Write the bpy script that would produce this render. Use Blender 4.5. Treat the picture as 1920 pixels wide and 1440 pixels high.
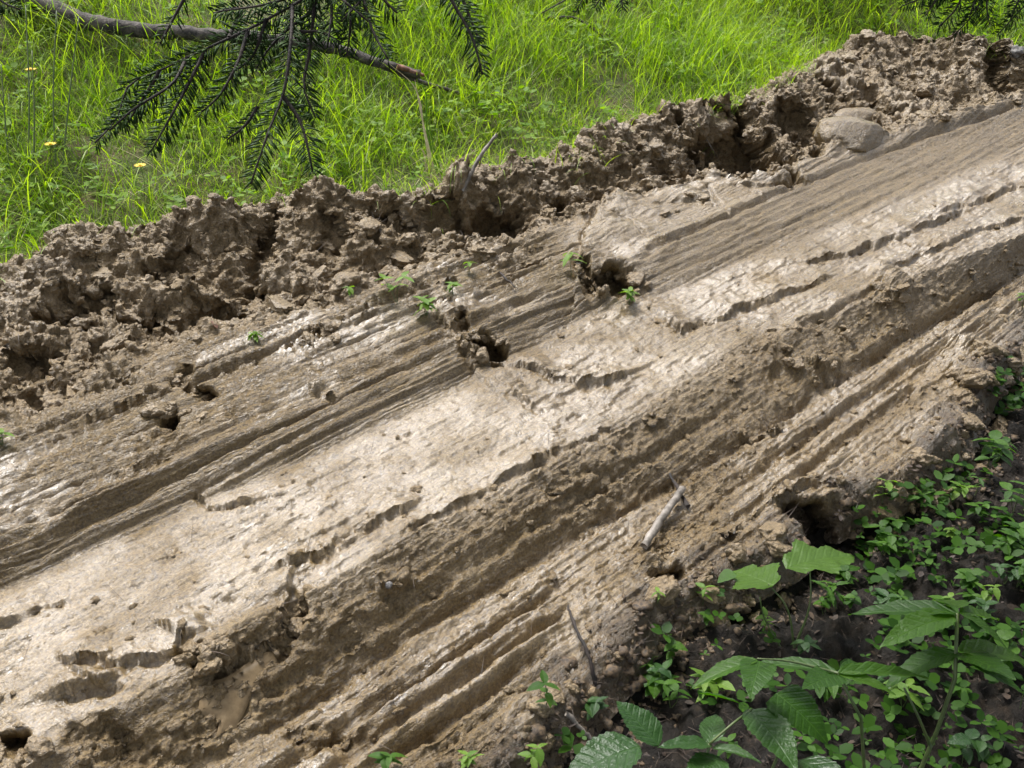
import bpy, math, random
import numpy as np
from mathutils import Vector, Matrix
random.seed(7); RNG = np.random.default_rng(7)

# ------------------------------------------------------------------ camera, sky, sun, exposure
for o in list(bpy.data.objects): bpy.data.objects.remove(o)
SC = bpy.context.scene
COL = SC.collection
CAMZ = 1.6; PITCH = math.radians(30); F = 1900.0           # focal length in pixels of a 1920 wide picture
cam_d = bpy.data.cameras.new('camera'); cam = bpy.data.objects.new('camera', cam_d); COL.objects.link(cam)
cam_d.sensor_width = 36; cam_d.lens = 36 * F / 1920; cam_d.clip_start = 0.05; cam_d.clip_end = 500
cam.location = (0, 0, CAMZ); cam.rotation_euler = (math.pi / 2 - PITCH, 0, 0)
SC.camera = cam
SC.render.resolution_x = 1024; SC.render.resolution_y = 768

SUN_AZ = math.radians(-32)      # from +Y towards +X
SUN_EL = math.radians(60)
w = bpy.data.worlds.new('World'); SC.world = w; w.use_nodes = True
nt = w.node_tree; nt.nodes.clear()
sky = nt.nodes.new('ShaderNodeTexSky'); sky.sky_type = 'NISHITA'; sky.sun_disc = False
sky.sun_elevation = SUN_EL; sky.sun_rotation = SUN_AZ
sky.air_density = 1.0; sky.dust_density = 4.0; sky.ozone_density = 1.0
hs = nt.nodes.new('ShaderNodeHueSaturation'); hs.inputs['Saturation'].default_value = 0.38
bg = nt.nodes.new('ShaderNodeBackground'); bg.inputs['Strength'].default_value = 0.10
wo = nt.nodes.new('ShaderNodeOutputWorld')
nt.links.new(sky.outputs[0], hs.inputs['Color']); nt.links.new(hs.outputs[0], bg.inputs['Color']); nt.links.new(bg.outputs[0], wo.inputs['Surface'])
sd = bpy.data.lights.new('sun', 'SUN'); sd.energy = 1.5; sd.angle = math.radians(16); sd.color = (1.0, 0.98, 0.95)
sun = bpy.data.objects.new('sun', sd); COL.objects.link(sun)
sdir = Vector((math.sin(SUN_AZ) * math.cos(SUN_EL), math.cos(SUN_AZ) * math.cos(SUN_EL), math.sin(SUN_EL)))
sun.rotation_euler = sdir.to_track_quat('Z', 'Y').to_euler(); sun.location = sdir * 20
SC.view_settings.view_transform = 'Standard'; SC.view_settings.look = 'None'
SC.view_settings.exposure = 1.8; SC.view_settings.gamma = 1.0; SC.view_settings.use_curve_mapping = False
SC.render.engine = 'CYCLES'

# ------------------------------------------------------------------ frames of reference
TH = math.atan2(2270, 2500); CT, ST = math.cos(TH), math.sin(TH)     # the track runs along this heading
SLOPE = 0.039                                                        # and climbs a little
def uv2xy(u, v): return u * CT - v * ST, u * ST + v * CT
def xy2uv(x, y): return x * CT + y * ST, -x * ST + y * CT
def ray(px, py):
    a, b = px - 960, 720 - py
    return np.array([a, F * math.cos(PITCH) + b * math.sin(PITCH), -F * math.sin(PITCH) + b * math.cos(PITCH)]) / F
def px_uv(px, py, H):            # pixel -> track coordinates, on the level H above the track's own plane
    d = ray(px, py); dt = d[0] * CT + d[1] * ST
    s = (H - CAMZ) / (d[2] - SLOPE * dt)
    u, v = xy2uv(d[0] * s, d[1] * s)
    return u, v, s
def px_depth(px, py, dep):       # pixel -> point at a given depth along the view axis
    d = ray(px, py); return Vector((d[0] * dep, d[1] * dep, CAMZ + d[2] * dep))
FWD = np.array([0, math.cos(PITCH), -math.sin(PITCH)]); UPV = np.array([0, math.sin(PITCH), math.cos(PITCH)])
def project(x, y, z):
    zz = z - CAMZ
    dep = y * FWD[1] + zz * FWD[2]
    dep = np.maximum(dep, 1e-3)
    return 960 + F * x / dep, 720 - F * (y * UPV[1] + zz * UPV[2]) / dep, dep

# ------------------------------------------------------------------ noise
def _hash(ix, iy, iz, s):
    h = (ix.astype(np.uint32) * np.uint32(374761393) + iy.astype(np.uint32) * np.uint32(668265263)
         + iz.astype(np.uint32) * np.uint32(2147483647) + np.uint32(s * 974711 & 0xffffffff))
    h = (h ^ (h >> np.uint32(13))) * np.uint32(1274126177)
    h = (h ^ (h >> np.uint32(16))) * np.uint32(2246822519)
    return h ^ (h >> np.uint32(15))
def perlin(x, y, z=None, seed=0):
    x = np.asarray(x, dtype=np.float64); y = np.asarray(y, dtype=np.float64)
    two = z is None
    if two: z = np.zeros_like(x)
    ix = np.floor(x).astype(np.int64); iy = np.floor(y).astype(np.int64); iz = np.floor(z).astype(np.int64)
    fx, fy, fz = x - ix, y - iy, z - iz
    f = lambda t: t * t * t * (t * (t * 6 - 15) + 10)
    wx, wy, wz = f(fx), f(fy), f(fz)
    out = 0
    for dz in ((0,) if two else (0, 1)):
        for dy in (0, 1):
            for dx in (0, 1):
                h = _hash(ix + dx, iy + dy, iz + dz, seed)
                gx = (h & np.uint32(1023)).astype(np.float64) / 511.5 - 1
                gy = ((h >> np.uint32(10)) & np.uint32(1023)).astype(np.float64) / 511.5 - 1
                g = gx * (fx - dx) + gy * (fy - dy)
                if not two:
                    gz = ((h >> np.uint32(20)) & np.uint32(1023)).astype(np.float64) / 511.5 - 1
                    g = g + gz * (fz - dz)
                wgt = (wx if dx else 1 - wx) * (wy if dy else 1 - wy)
                if not two: wgt = wgt * (wz if dz else 1 - wz)
                out = out + wgt * g
    return out * 1.3
def fbm(x, y, z=None, seed=0, o=4, gain=0.5):
    a, s, r = 1.0, 1.0, 0
    for i in range(o):
        r = r + a * perlin(x * s, y * s, None if z is None else z * s, seed + 17 * i); s *= 2.03; a *= gain
    return r
def worley(x, y, z, seed=0):
    ix = np.floor(x).astype(np.int64); iy = np.floor(y).astype(np.int64); iz = np.floor(z).astype(np.int64)
    best = np.full(x.shape, 9.0); sec = np.full(x.shape, 9.0)
    for dz in (-1, 0, 1):
        for dy in (-1, 0, 1):
            for dx in (-1, 0, 1):
                h = _hash(ix + dx, iy + dy, iz + dz, seed)
                cx = ix + dx + (h & np.uint32(1023)) / 1023.0
                cy = iy + dy + ((h >> np.uint32(10)) & np.uint32(1023)) / 1023.0
                cz = iz + dz + ((h >> np.uint32(20)) & np.uint32(1023)) / 1023.0
                d = (x - cx) ** 2 + (y - cy) ** 2 + (z - cz) ** 2
                sec = np.minimum(sec, np.maximum(best, d)); best = np.minimum(best, d)
    return np.sqrt(best), np.sqrt(sec)
def sst(a, b, x):
    t = np.clip((x - a) / (b - a), 0, 1); return t * t * (3 - 2 * t)

# ------------------------------------------------------------------ mesh helpers
def mesh_np(name, verts, faces, mat, parent=None, smooth=True, attrs=None):
    verts = np.asarray(verts, dtype=np.float32).reshape(-1, 3); faces = np.asarray(faces, dtype=np.int32)
    me = bpy.data.meshes.new(name); n = faces.shape[1]
    me.vertices.add(len(verts)); me.vertices.foreach_set('co', verts.ravel())
    me.loops.add(faces.size); me.loops.foreach_set('vertex_index', faces.ravel())
    me.polygons.add(len(faces)); me.polygons.foreach_set('loop_start', np.arange(0, faces.size, n, dtype=np.int32))
    me.polygons.foreach_set('use_smooth', np.full(len(faces), smooth))
    for k, a in (attrs or {}).items():
        at = me.attributes.new(k, 'FLOAT', 'POINT'); at.data.foreach_set('value', np.asarray(a, dtype=np.float32).ravel())
    me.update(calc_edges=True)
    if mat: me.materials.append(mat)
    return link(name, me, parent)
def link(name, me, parent=None):
    o = bpy.data.objects.new(name, me); COL.objects.link(o)
    if parent: o.parent = parent
    return o
def empty(name, loc=(0, 0, 0)):
    o = bpy.data.objects.new(name, None); COL.objects.link(o); o.location = loc; o.empty_display_size = 0.05
    return o
def tag(o, label=None, cat=None, group=None, kind=None):
    if label: o['label'] = label
    if cat: o['category'] = cat
    if group: o['group'] = group
    if kind: o['kind'] = kind
    return o
def grid_faces(nr, nc):
    i = np.arange(nr - 1)[:, None] * nc + np.arange(nc - 1)[None, :]
    return np.stack([i, i + 1, i + nc + 1, i + nc], -1).reshape(-1, 4)
def tube_arrays(pts, radii, n=8, wob=0.0, seed=0, cap=True):
    pts = [Vector(p) for p in pts]; V = []; Fc = []
    ref = Vector((0.31, 0.2, 0.93)); rnd = random.Random(seed)
    for i, p in enumerate(pts):
        t = (pts[min(i + 1, len(pts) - 1)] - pts[max(i - 1, 0)]).normalized()
        a = t.cross(ref)
        if a.length < 1e-3: a = t.cross(Vector((1, 0, 0)))
        a.normalize(); b = t.cross(a)
        for k in range(n):
            r = radii[i] * (1 + wob * rnd.uniform(-1, 1))
            q = p + (a * math.cos(2 * math.pi * k / n) + b * math.sin(2 * math.pi * k / n)) * r
            V.append(tuple(q))
    for i in range(len(pts) - 1):
        for k in range(n):
            k2 = (k + 1) % n; Fc.append((i * n + k, i * n + k2, (i + 1) * n + k2, (i + 1) * n + k))
    if cap:
        for base, c in ((0, pts[0]), ((len(pts) - 1) * n, pts[-1])):
            V.append(tuple(c)); ci = len(V) - 1
            for k in range(n): Fc.append((base + k, base + (k + 1) % n, ci, ci))
    return V, Fc
def add_arr(acc, V, Fc):
    o = len(acc[0]); acc[0].extend(V); acc[1].extend([tuple(i + o for i in f) for f in Fc])
def polys(name, V, Fc, mat, parent=None, smooth=True):
    me = bpy.data.meshes.new(name)
    Fc = [tuple(dict.fromkeys(f)) for f in Fc]
    me.from_pydata([tuple(v) for v in V], [], Fc); me.update()
    me.polygons.foreach_set('use_smooth', [smooth] * len(me.polygons))
    if mat: me.materials.append(mat)
    return link(name, me, parent)
def smooth_path(pts, n):
    P = np.array([tuple(p) for p in pts], dtype=float); d = np.r_[0, np.cumsum(np.linalg.norm(np.diff(P, axis=0), axis=1))]
    t = np.linspace(0, d[-1], n)
    if len(P) < 3: return np.stack([np.interp(t, d, P[:, k]) for k in range(3)], 1)
    # Catmull-Rom style through the points
    m = np.gradient(P, d, axis=0); i = np.clip(np.searchsorted(d, t, 'right') - 1, 0, len(P) - 2)
    h = (d[i + 1] - d[i])[:, None]; s = ((t - d[i]) / (d[i + 1] - d[i]))[:, None]
    return ((2 * s**3 - 3 * s**2 + 1) * P[i] + (s**3 - 2 * s**2 + s) * h * m[i] + (-2 * s**3 + 3 * s**2) * P[i + 1] + (s**3 - s**2) * h * m[i + 1])

# ------------------------------------------------------------------ materials
class NT:
    def __init__(s, name):
        s.m = bpy.data.materials.new(name); s.m.use_nodes = True; s.t = s.m.node_tree; s.t.nodes.clear()
        s.out = s.n('OutputMaterial')
    def n(s, typ, **kw):
        nd = s.t.nodes.new('ShaderNode' + typ)
        for k, v in kw.items():
            if k in nd.inputs.keys(): nd.inputs[k].default_value = v
            else: setattr(nd, k, v)
        return nd
    def l(s, a, b): s.t.links.new(a, b)
    def noise(s, vec, scale, detail=4, rough=0.55, dist=0.0):
        nd = s.n('TexNoise', Scale=scale, Detail=detail, Roughness=rough, Distortion=dist)
        if vec is not None: s.l(vec, nd.inputs['Vector'])
        return nd.outputs['Fac']
    def ramp(s, fac, stops):
        nd = s.n('ValToRGB'); e = nd.color_ramp.elements
        while len(e) < len(stops): e.new(0.5)
        for k, (p, c) in enumerate(stops):
            e[k].position = p; e[k].color = c if len(c) == 4 else (*c, 1)
        s.l(fac, nd.inputs['Fac']); return nd.outputs['Color']
    def math(s, op, a, b=None):
        nd = s.n('Math', operation=op)
        for i, x in enumerate((a, b)):
            if x is None: continue
            if isinstance(x, (int, float)): nd.inputs[i].default_value = x
            else: s.l(x, nd.inputs[i])
        return nd.outputs[0]
    def mix(s, fac, a, b):
        nd = s.n('Mix', data_type='RGBA')
        for sock, x in ((nd.inputs[0], fac), (nd.inputs[6], a), (nd.inputs[7], b)):
            if isinstance(x, (int, float)): sock.default_value = x
            elif isinstance(x, tuple): sock.default_value = (*x, 1)
            else: s.l(x, sock)
        return nd.outputs[2]
    def bump(s, h, strength, distance, prev=None):
        nd = s.n('Bump', Strength=strength, Distance=distance); s.l(h, nd.inputs['Height'])
        if prev is not None: s.l(prev, nd.inputs['Normal'])
        return nd.outputs['Normal']
    def attr(s, name): return s.n('Attribute', attribute_name=name).outputs['Fac']
def m_mud():
    M = NT('wet_mud'); pos = M.n('NewGeometry').outputs['Position']
    rt = M.n('Mapping'); rt.inputs['Rotation'].default_value = (0, 0, -TH); M.l(pos, rt.inputs['Vector']); tc = rt.outputs['Vector']
    mp = M.n('Mapping'); mp.inputs['Scale'].default_value = (0.035, 1.0, 0.5); M.l(tc, mp.inputs['Vector'])
    st = mp.outputs['Vector']
    crumb = M.attr('crumb'); wet = M.attr('wet'); dirt = M.attr('dirt')
    c = M.ramp(M.noise(tc, 3.0, 4, 0.6), [(0.32, (0.090, 0.054, 0.017)), (0.5, (0.172, 0.112, 0.042)), (0.68, (0.265, 0.188, 0.086))])
    c2 = M.ramp(M.noise(st, 60, 4, 0.65), [(0.34, (0.060, 0.035, 0.011)), (0.5, (0.168, 0.110, 0.041)), (0.66, (0.275, 0.195, 0.09))])
    c = M.mix(0.5, c, c2)
    fine = M.noise(tc, 170, 3, 0.75)
    c3 = M.ramp(fine, [(0.405, (0.014, 0.008, 0.004)), (0.455, (0.112, 0.077, 0.034)), (0.56, (0.165, 0.116, 0.053)), (0.70, (0.36, 0.28, 0.165))])
    c = M.mix(0.66, c, c3)
    c = M.mix(M.math('MULTIPLY', crumb, 0.35), c, (0.235, 0.163, 0.080))
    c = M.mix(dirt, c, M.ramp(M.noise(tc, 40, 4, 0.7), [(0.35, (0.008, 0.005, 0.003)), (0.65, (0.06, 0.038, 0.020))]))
    dk = M.n('HueSaturation'); M.l(M.math('SUBTRACT', 1.18, M.math('MULTIPLY', crumb, 0.16)), dk.inputs['Saturation']); M.l(M.math('ADD', 0.86, M.math('MULTIPLY', crumb, 0.14)), dk.inputs['Value']); M.l(c, dk.inputs['Color']); c = dk.outputs[0]
    vo = M.n('TexVoronoi', Scale=75.0); vo.inputs['Randomness'].default_value = 1.0
    wp = M.n('VectorMath', operation='ADD'); ns = M.n('TexNoise', Scale=60.0, Detail=1.0); M.l(tc, ns.inputs['Vector'])
    sc = M.n('VectorMath', operation='SCALE'); M.l(ns.outputs['Color'], sc.inputs[0]); sc.inputs['Scale'].default_value = 0.02
    M.l(tc, wp.inputs[0]); M.l(sc.outputs[0], wp.inputs[1]); M.l(wp.outputs[0], vo.inputs['Vector'])
    lum = M.math('MULTIPLY', M.math('SUBTRACT', 0.5, vo.outputs['Distance']), M.math('ADD', M.math('MULTIPLY', crumb, 0.9), 0.12))
    hgt = M.math('ADD', M.math('MULTIPLY', M.noise(st, 190, 3, 0.6), 0.6), M.math('MULTIPLY', lum, 0.8))
    hgt = M.math('ADD', hgt, M.math('MULTIPLY', M.noise(tc, 110, 4, 0.75), 0.8))
    hgt = M.math('ADD', hgt, M.math('MULTIPLY', fine, 0.55))
    b = M.bump(hgt, 1.0, 0.0105); b.node.inputs['Distance'].default_value = 0.0105
    M.l(M.math('SUBTRACT', 1.0, M.math('MULTIPLY', wet, 0.5)), b.node.inputs['Strength'])
    cb = M.bump(M.math('ADD', M.math('ADD', M.noise(tc, 45, 3, 0.6), M.math('MULTIPLY', M.noise(st, 120, 2, 0.6), 0.35)), M.math('MULTIPLY', fine, 0.62)), 0.6, 0.0080)
    r = M.n('MapRange'); M.l(M.noise(tc, 7, 4, 0.7), r.inputs['Value'])
    for k, v in (('From Min', 0.35), ('From Max', 0.65), ('To Min', 0.26), ('To Max', 0.46)): r.inputs[k].default_value = v
    rough = M.math('ADD', r.outputs[0], M.math('MULTIPLY', crumb, 0.12))
    p = M.n('BsdfPrincipled'); M.l(c, p.inputs['Base Color']); M.l(b, p.inputs['Normal']); M.l(rough, p.inputs['Roughness'])
    p.inputs['Specular IOR Level'].default_value = 0.7
    film = M.n('MapRange'); M.l(M.noise(tc, 6, 5, 0.75), film.inputs['Value'])
    for k, v in (('From Min', 0.33), ('From Max', 0.56)): film.inputs[k].default_value = v
    M.l(M.math('MULTIPLY', film.outputs[0], wet), p.inputs['Coat Weight']); M.l(cb, p.inputs['Coat Normal']); p.inputs['Coat Roughness'].default_value = 0.23; p.inputs['Coat IOR'].default_value = 1.62
    M.l(p.outputs[0], M.out.inputs[0]); return M.m
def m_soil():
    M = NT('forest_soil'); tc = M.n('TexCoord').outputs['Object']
    c = M.ramp(M.noise(tc, 22, 7, 0.7), [(0.36, (0.003, 0.002, 0.001)), (0.54, (0.009, 0.006, 0.003)), (0.74, (0.030, 0.019, 0.010))])  # dark soil, its tone lowered further to stand in for deep shade
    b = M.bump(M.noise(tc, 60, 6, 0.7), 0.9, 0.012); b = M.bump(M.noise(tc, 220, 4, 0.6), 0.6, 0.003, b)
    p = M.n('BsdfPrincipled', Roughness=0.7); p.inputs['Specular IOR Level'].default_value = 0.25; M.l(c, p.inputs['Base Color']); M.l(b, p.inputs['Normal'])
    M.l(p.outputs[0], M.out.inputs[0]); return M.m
def m_meadow():
    M = NT('meadow_soil'); tc = M.n('TexCoord').outputs['Object']
    c = M.ramp(M.noise(tc, 9, 7, 0.7), [(0.3, (0.045, 0.07, 0.012)), (0.5, (0.085, 0.095, 0.025)), (0.64, (0.13, 0.085, 0.045)), (0.8, (0.08, 0.12, 0.02))])
    b = M.bump(M.noise(tc, 50, 6, 0.7), 0.9, 0.015)
    p = M.n('BsdfPrincipled', Roughness=0.8); M.l(c, p.inputs['Base Color']); M.l(b, p.inputs['Normal'])
    M.l(p.outputs[0], M.out.inputs[0]); return M.m
def m_leaf(name, dark, light, trans=0.4, rough=0.38, veins=True, spec=0.35, attr=None):
    M = NT(name); tco = M.n('TexCoord'); tc = tco.outputs['Object']
    if attr: f = M.attr(attr)
    else: f = M.n('ObjectInfo').outputs['Random']
    c = M.mix(f, dark, light)
    p = M.n('BsdfPrincipled', Roughness=rough); p.inputs['Specular IOR Level'].default_value = spec
    if veins:
        sep = M.n('SeparateXYZ'); M.l(tc, sep.inputs[0])
        ax = M.math('ABSOLUTE', sep.outputs[0])
        ph = M.math('MULTIPLY', M.math('SUBTRACT', sep.outputs[1], M.math('MULTIPLY', ax, 0.7)), 52.0)
        sv = M.math('POWER', M.math('ADD', M.math('MULTIPLY', M.math('SINE', ph), 0.5), 0.5), 6.0)
        mid = M.math('SUBTRACT', 1.0, M.math('MINIMUM', M.math('MULTIPLY', ax, 60.0), 1.0))
        v = M.math('MAXIMUM', M.math('MULTIPLY', sv, 0.45), mid)
        c = M.mix(M.math('MULTIPLY', v, 0.2), c, tuple(min(1, x * 1.9 + 0.01) for x in light))
        n = M.noise(tc, 14, 3, 0.6)
        b = M.bump(M.math('SUBTRACT', n, M.math('MULTIPLY', v, 0.8)), 0.25, 0.015)
        M.l(b, p.inputs['Normal'])
    M.l(c, p.inputs['Base Color'])
    tr = M.n('BsdfTranslucent')
    hsv = M.n('HueSaturation', Saturation=1.15, Value=1.7); M.l(c, hsv.inputs['Color']); M.l(hsv.outputs[0], tr.inputs['Color'])
    mx = M.n('MixShader'); mx.inputs[0].default_value = trans
    M.l(p.outputs[0], mx.inputs[1]); M.l(tr.outputs[0], mx.inputs[2]); M.l(mx.outputs[0], M.out.inputs[0]); return M.m
def m_simple(name, c0, c1, scale, rough=0.7, bump=0.5, dist=0.004, stretch=(1, 1, 1)):
    M = NT(name); tc = M.n('TexCoord').outputs['Object']; mp = M.n('Mapping'); mp.inputs['Scale'].default_value = stretch; M.l(tc, mp.inputs['Vector'])
    n = M.noise(mp.outputs[0], scale, 6, 0.65)
    c = M.ramp(n, [(0.38, c0), (0.64, c1)])
    p = M.n('BsdfPrincipled', Roughness=rough); M.l(c, p.inputs['Base Color']); M.l(M.bump(n, bump, dist), p.inputs['Normal'])
    M.l(p.outputs[0], M.out.inputs[0]); return M.m
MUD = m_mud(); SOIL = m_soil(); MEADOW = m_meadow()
GRASS = m_leaf('grass_blades', (0.090, 0.180, 0.014), (0.300, 0.400, 0.060), 0.5, 0.42, False, 0.3, attr='tint')
STRAW = m_simple('dry_straw', (0.30, 0.25, 0.12), (0.48, 0.42, 0.24), 40, 0.6)
BARK = m_simple('grey_bark', (0.008, 0.006, 0.005), (0.085, 0.070, 0.058), 38, 0.8, 0.9, 0.01)
DARKBARK = m_simple('dark_bark', (0.008, 0.006, 0.005), (0.034, 0.023, 0.017), 40, 0.8, 0.8, 0.006)
PALEWOOD = m_simple('pale_wood', (0.07, 0.058, 0.045), (0.26, 0.23, 0.195), 30, 0.6, 0.6, 0.003)
REDWOOD = m_simple('torn_red_wood', (0.07, 0.03, 0.018), (0.20, 0.085, 0.045), 60, 0.7, 0.6, 0.004)
NEEDLE = m_leaf('conifer_needles', (0.010, 0.027, 0.008), (0.040, 0.080, 0.020), 0.15, 0.6, False, 0.12, attr='tint')
TWIGN = m_leaf('twig_needles', (0.014, 0.036, 0.010), (0.060, 0.110, 0.026), 0.25, 0.55, False, 0.15, attr='tint')
LEAF = m_leaf('nettle_leaf', (0.028, 0.085, 0.007), (0.066, 0.150, 0.013), 0.5, 0.42)
LEAFD = m_leaf('bramble_leaf', (0.016, 0.050, 0.010), (0.035, 0.085, 0.016), 0.30, 0.34)
LEAFY = m_leaf('young_leaf', (0.085, 0.17, 0.022), (0.15, 0.25, 0.035), 0.45, 0.4)
COVER = m_leaf('ground_cover_leaf', (0.012, 0.040, 0.005), (0.052, 0.125, 0.013), 0.4, 0.5, False, 0.15, attr='tint')
WEED = m_leaf('meadow_weed_leaf', (0.075, 0.150, 0.016), (0.190, 0.290, 0.040), 0.45, 0.55, False, 0.2, attr='tint')
STEM = m_simple('green_stem', (0.045, 0.075, 0.02), (0.10, 0.13, 0.04), 30, 0.5)
LITTER = m_simple('leaf_litter_brown', (0.012, 0.007, 0.004), (0.060, 0.035, 0.019), 25, 0.7)
PETAL = m_simple('yellow_petal', (0.65, 0.42, 0.02), (0.80, 0.58, 0.04), 30, 0.5)
CLAY = m_simple('smooth_clay', (0.15, 0.10, 0.045), (0.22, 0.155, 0.078), 60, 0.55, 0.4, 0.003)
GREYCLAY = m_simple('grey_clay', (0.10, 0.075, 0.048), (0.25, 0.205, 0.15), 7, 0.42, 0.5, 0.004)
HUMUS = m_simple('humus_crumbs', (0.016, 0.010, 0.005), (0.13, 0.085, 0.043), 90, 0.7, 0.6, 0.004)
STONE = m_simple('white_stone', (0.09, 0.085, 0.08), (0.2, 0.19, 0.18), 60, 0.8, 0.5, 0.002)

# ------------------------------------------------------------------ the lie of the land: break lines traced along the track
LINES = [  # (pixel points, height above the track plane), near bank to far bank
 ('edge',  [(640,1600),(900,1440),(1020,1335),(1120,1240),(1200,1140),(1330,1070),(1480,1000),(1540,930),(1690,880),(1790,800),(1840,700),(1960,590),(2200,430)], 0.03),
 ('foot',  [(200,1560),(430,1420),(760,1190),(1000,1050),(1260,900),(1400,830),(1560,715),(1900,520),(2100,400)], 0.02),
 ('brow',  [(-100,1500),(330,1260),(560,1130),(800,985),(1000,885),(1200,765),(1400,640),(1600,560),(1750,500),(1920,440),(2150,330)], 0.145),
 ('plate', [(-200,1210),(0,1110),(400,930),(650,830),(880,715),(1100,600),(1250,545),(1500,450),(1700,370),(1920,275),(2100,200)], 0.185),
 ('crown', [(-200,1120),(0,1020),(300,875),(520,785),(860,640),(1050,545),(1180,490),(1300,425),(1500,340),(1640,280),(1920,195),(2100,140)], 0.26),
 ('rim',   [(-200,880),(0,800),(300,650),(560,590),(700,530),(1000,440),(1150,380),(1260,345),(1420,315),(1560,275),(1700,235),(1920,178),(2100,130)], 0.30),
 ('crest', [(-200,590),(0,510),(100,455),(250,425),(400,400),(600,370),(780,370),(860,345),(1080,275),(1260,215),(1400,190),(1520,130),(1620,75),(1760,80),(1920,95),(2100,60)], 0.395),
]
UB = np.linspace(-1.2, 9.0, 1400)
LV, LH = [], []
for nm, pts, H in LINES:
    a = np.array([px_uv(x, y, H)[:2] for x, y in pts]); a = a[np.argsort(a[:, 0])]
    vv = np.interp(UB, a[:, 0], a[:, 1])
    k = np.hanning(31); k /= k.sum(); vv = np.convolve(np.pad(vv, 15, 'edge'), k, 'valid')
    LV.append(vv); LH.append(np.full_like(UB, H))
ditchV = LV[5] + np.clip((LV[6] - LV[5]) * 0.3, 0.03, 0.14); ditchH = LH[5] - 0.045
LV.insert(6, ditchV); LH.insert(6, ditchH)
LV.append(LV[7] + 0.16); LH.append(LH[7] - 0.07)               # behind the berm
wide = np.hanning(301); wide /= wide.sum(); SM = np.convolve(np.pad(LV[7], 150, 'edge'), wide, 'valid')
LV.append(SM + 1.9); LH.append(LH[7] - 0.07 + 0.70)         # meadow slope
LV.append(SM + 4.2); LH.append(LH[7] + 1.15)
LV.append(SM + 60); LH.append(LH[7] + 1.6)
LV.insert(0, LV[0] - 0.07); LH.insert(0, LH[0] - 0.085)          # forest floor side
LV.insert(0, LV[0] - 0.5); LH.insert(0, LH[0] - 0.0)
LV.insert(0, LV[0] - 60); LH.insert(0, LH[0] + 0.3)
for k in range(1, len(LV)): LV[k] = np.maximum(LV[k], LV[k - 1] + 0.035)
LV = np.array(LV); LH = np.array(LH)
I_EDGE, I_FOOT, I_BROW, I_PLATE, I_CROWN, I_RIM, I_DITCH, I_CREST, I_BACK = 3, 4, 5, 6, 7, 8, 9, 10, 11
def lv(k, u): return np.interp(u, UB, LV[k])
def macro(u, v):
    z = np.zeros_like(v); K = len(LV)
    vs = [lv(k, u) for k in range(K)]; hs_ = [np.interp(u, UB, LH[k]) for k in range(K)]
    for k in range(K - 1):
        m = (v >= vs[k]) & (v < vs[k + 1])
        t = (v - vs[k]) / (vs[k + 1] - vs[k]); e = t * t * (3 - 2 * t); t = 0.6 * t + 0.4 * e
        z = np.where(m, hs_[k] + (hs_[k + 1] - hs_[k]) * t, z)
    return z + SLOPE * np.clip(u, -3, 12)
def band(k0, k1, u, v, soft=0.03):       # mask between two break lines
    return sst(-soft, soft, v - lv(k0, u)) * sst(-soft, soft, lv(k1, u) - v)
def hit(px, py):                         # pixel -> (u, v) on the macro surface
    d = ray(px, py); s = np.linspace(0.8, 9, 1600)
    u, v = xy2uv(d[0] * s, d[1] * s); z = CAMZ + d[2] * s
    b = np.nonzero(z < macro(u, v))[0]; i = b[0] if len(b) else -1
    return u[i], v[i], s[i]
def polydist(u, v, pts):                 # signed distance (positive on the far side), and along-parameter
    best = np.full(u.shape, 1e9); sgn = np.zeros_like(u)
    for (a, b) in zip(pts[:-1], pts[1:]):
        du, dv = b[0] - a[0], b[1] - a[1]; L = du * du + dv * dv
        t = np.clip(((u - a[0]) * du + (v - a[1]) * dv) / L, 0, 1)
        d = np.hypot(u - a[0] - t * du, v - a[1] - t * dv)
        cr = du * (v - a[1]) - dv * (u - a[0])
        m = d < best; best = np.where(m, d, best); sgn = np.where(m, np.sign(cr), sgn)
    return best, sgn
USLAB = hit(1110, 470)[0]
LEDGES = [  # broken edges of the smeared crust: far side stands proud  (pixels, height, reach)
 ([(1250,603),(1275,618),(1300,612),(1400,580),(1530,530)], .022, .10), ([(1520,492),(1600,476),(1680,446),(1760,415),(1800,402)], .018, .09),
 ([(1790,396),(1850,375),(1900,352),(1960,338)], .024, .10), ([(1680,500),(1760,466),(1850,430),(1960,398)], .015, .07),
 ([(900,675),(1000,692),(1030,712),(1100,724),(1150,716)], .018, .07), ([(545,1062),(620,1032),(700,985),(745,962)], .018, .08),
 ([(345,1215),(380,1252),(480,1238),(540,1185),(546,1120)], .034, .09), ([(-40,1190),(60,1150),(110,1128)], .018, .07),
 ([(165,1245),(290,1238),(350,1210)], .026, .07), ([(1000,872),(1060,842),(1135,804)], .014, .05), ([(760,1000),(830,962),(900,922),(1000,872)], .014, .05),
 ([(1010,700),(960,745),(1010,770)], .012, .05), ([(140,1300),(200,1290),(230,1260)], .022, .06), ([(1360,1010),(1440,950),(1520,905),(1560,910)], .02, .05),
 ([(1395,822),(1420,832),(1450,815)], .024, .06), ([(1540,712),(1565,722),(1590,705)], .022, .06), ([(165,1285),(190,1295),(215,1285)], .02, .05), ([(640,600),(760,545),(860,530)], .014, .06), ([(430,700),(560,640),(700,590)], .014, .06), ([(100,830),(240,760),(330,720)], .014, .06), ([(1240,380),(1300,370),(1330,380)], .012, .05), ([(1380,345),(1440,348),(1480,335)], .014, .05), ([(1150,372),(1092,450),(1080,515)], .030, .22), ([(815,585),(866,645),(885,690)], .020, .18), ([(372,925),(400,948),(445,948)], .024, .05), ([(590,732),(612,742),(630,735)], .022, .04), ([(720,1108),(740,1118),(765,1108)], .018, .04),
]
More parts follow.
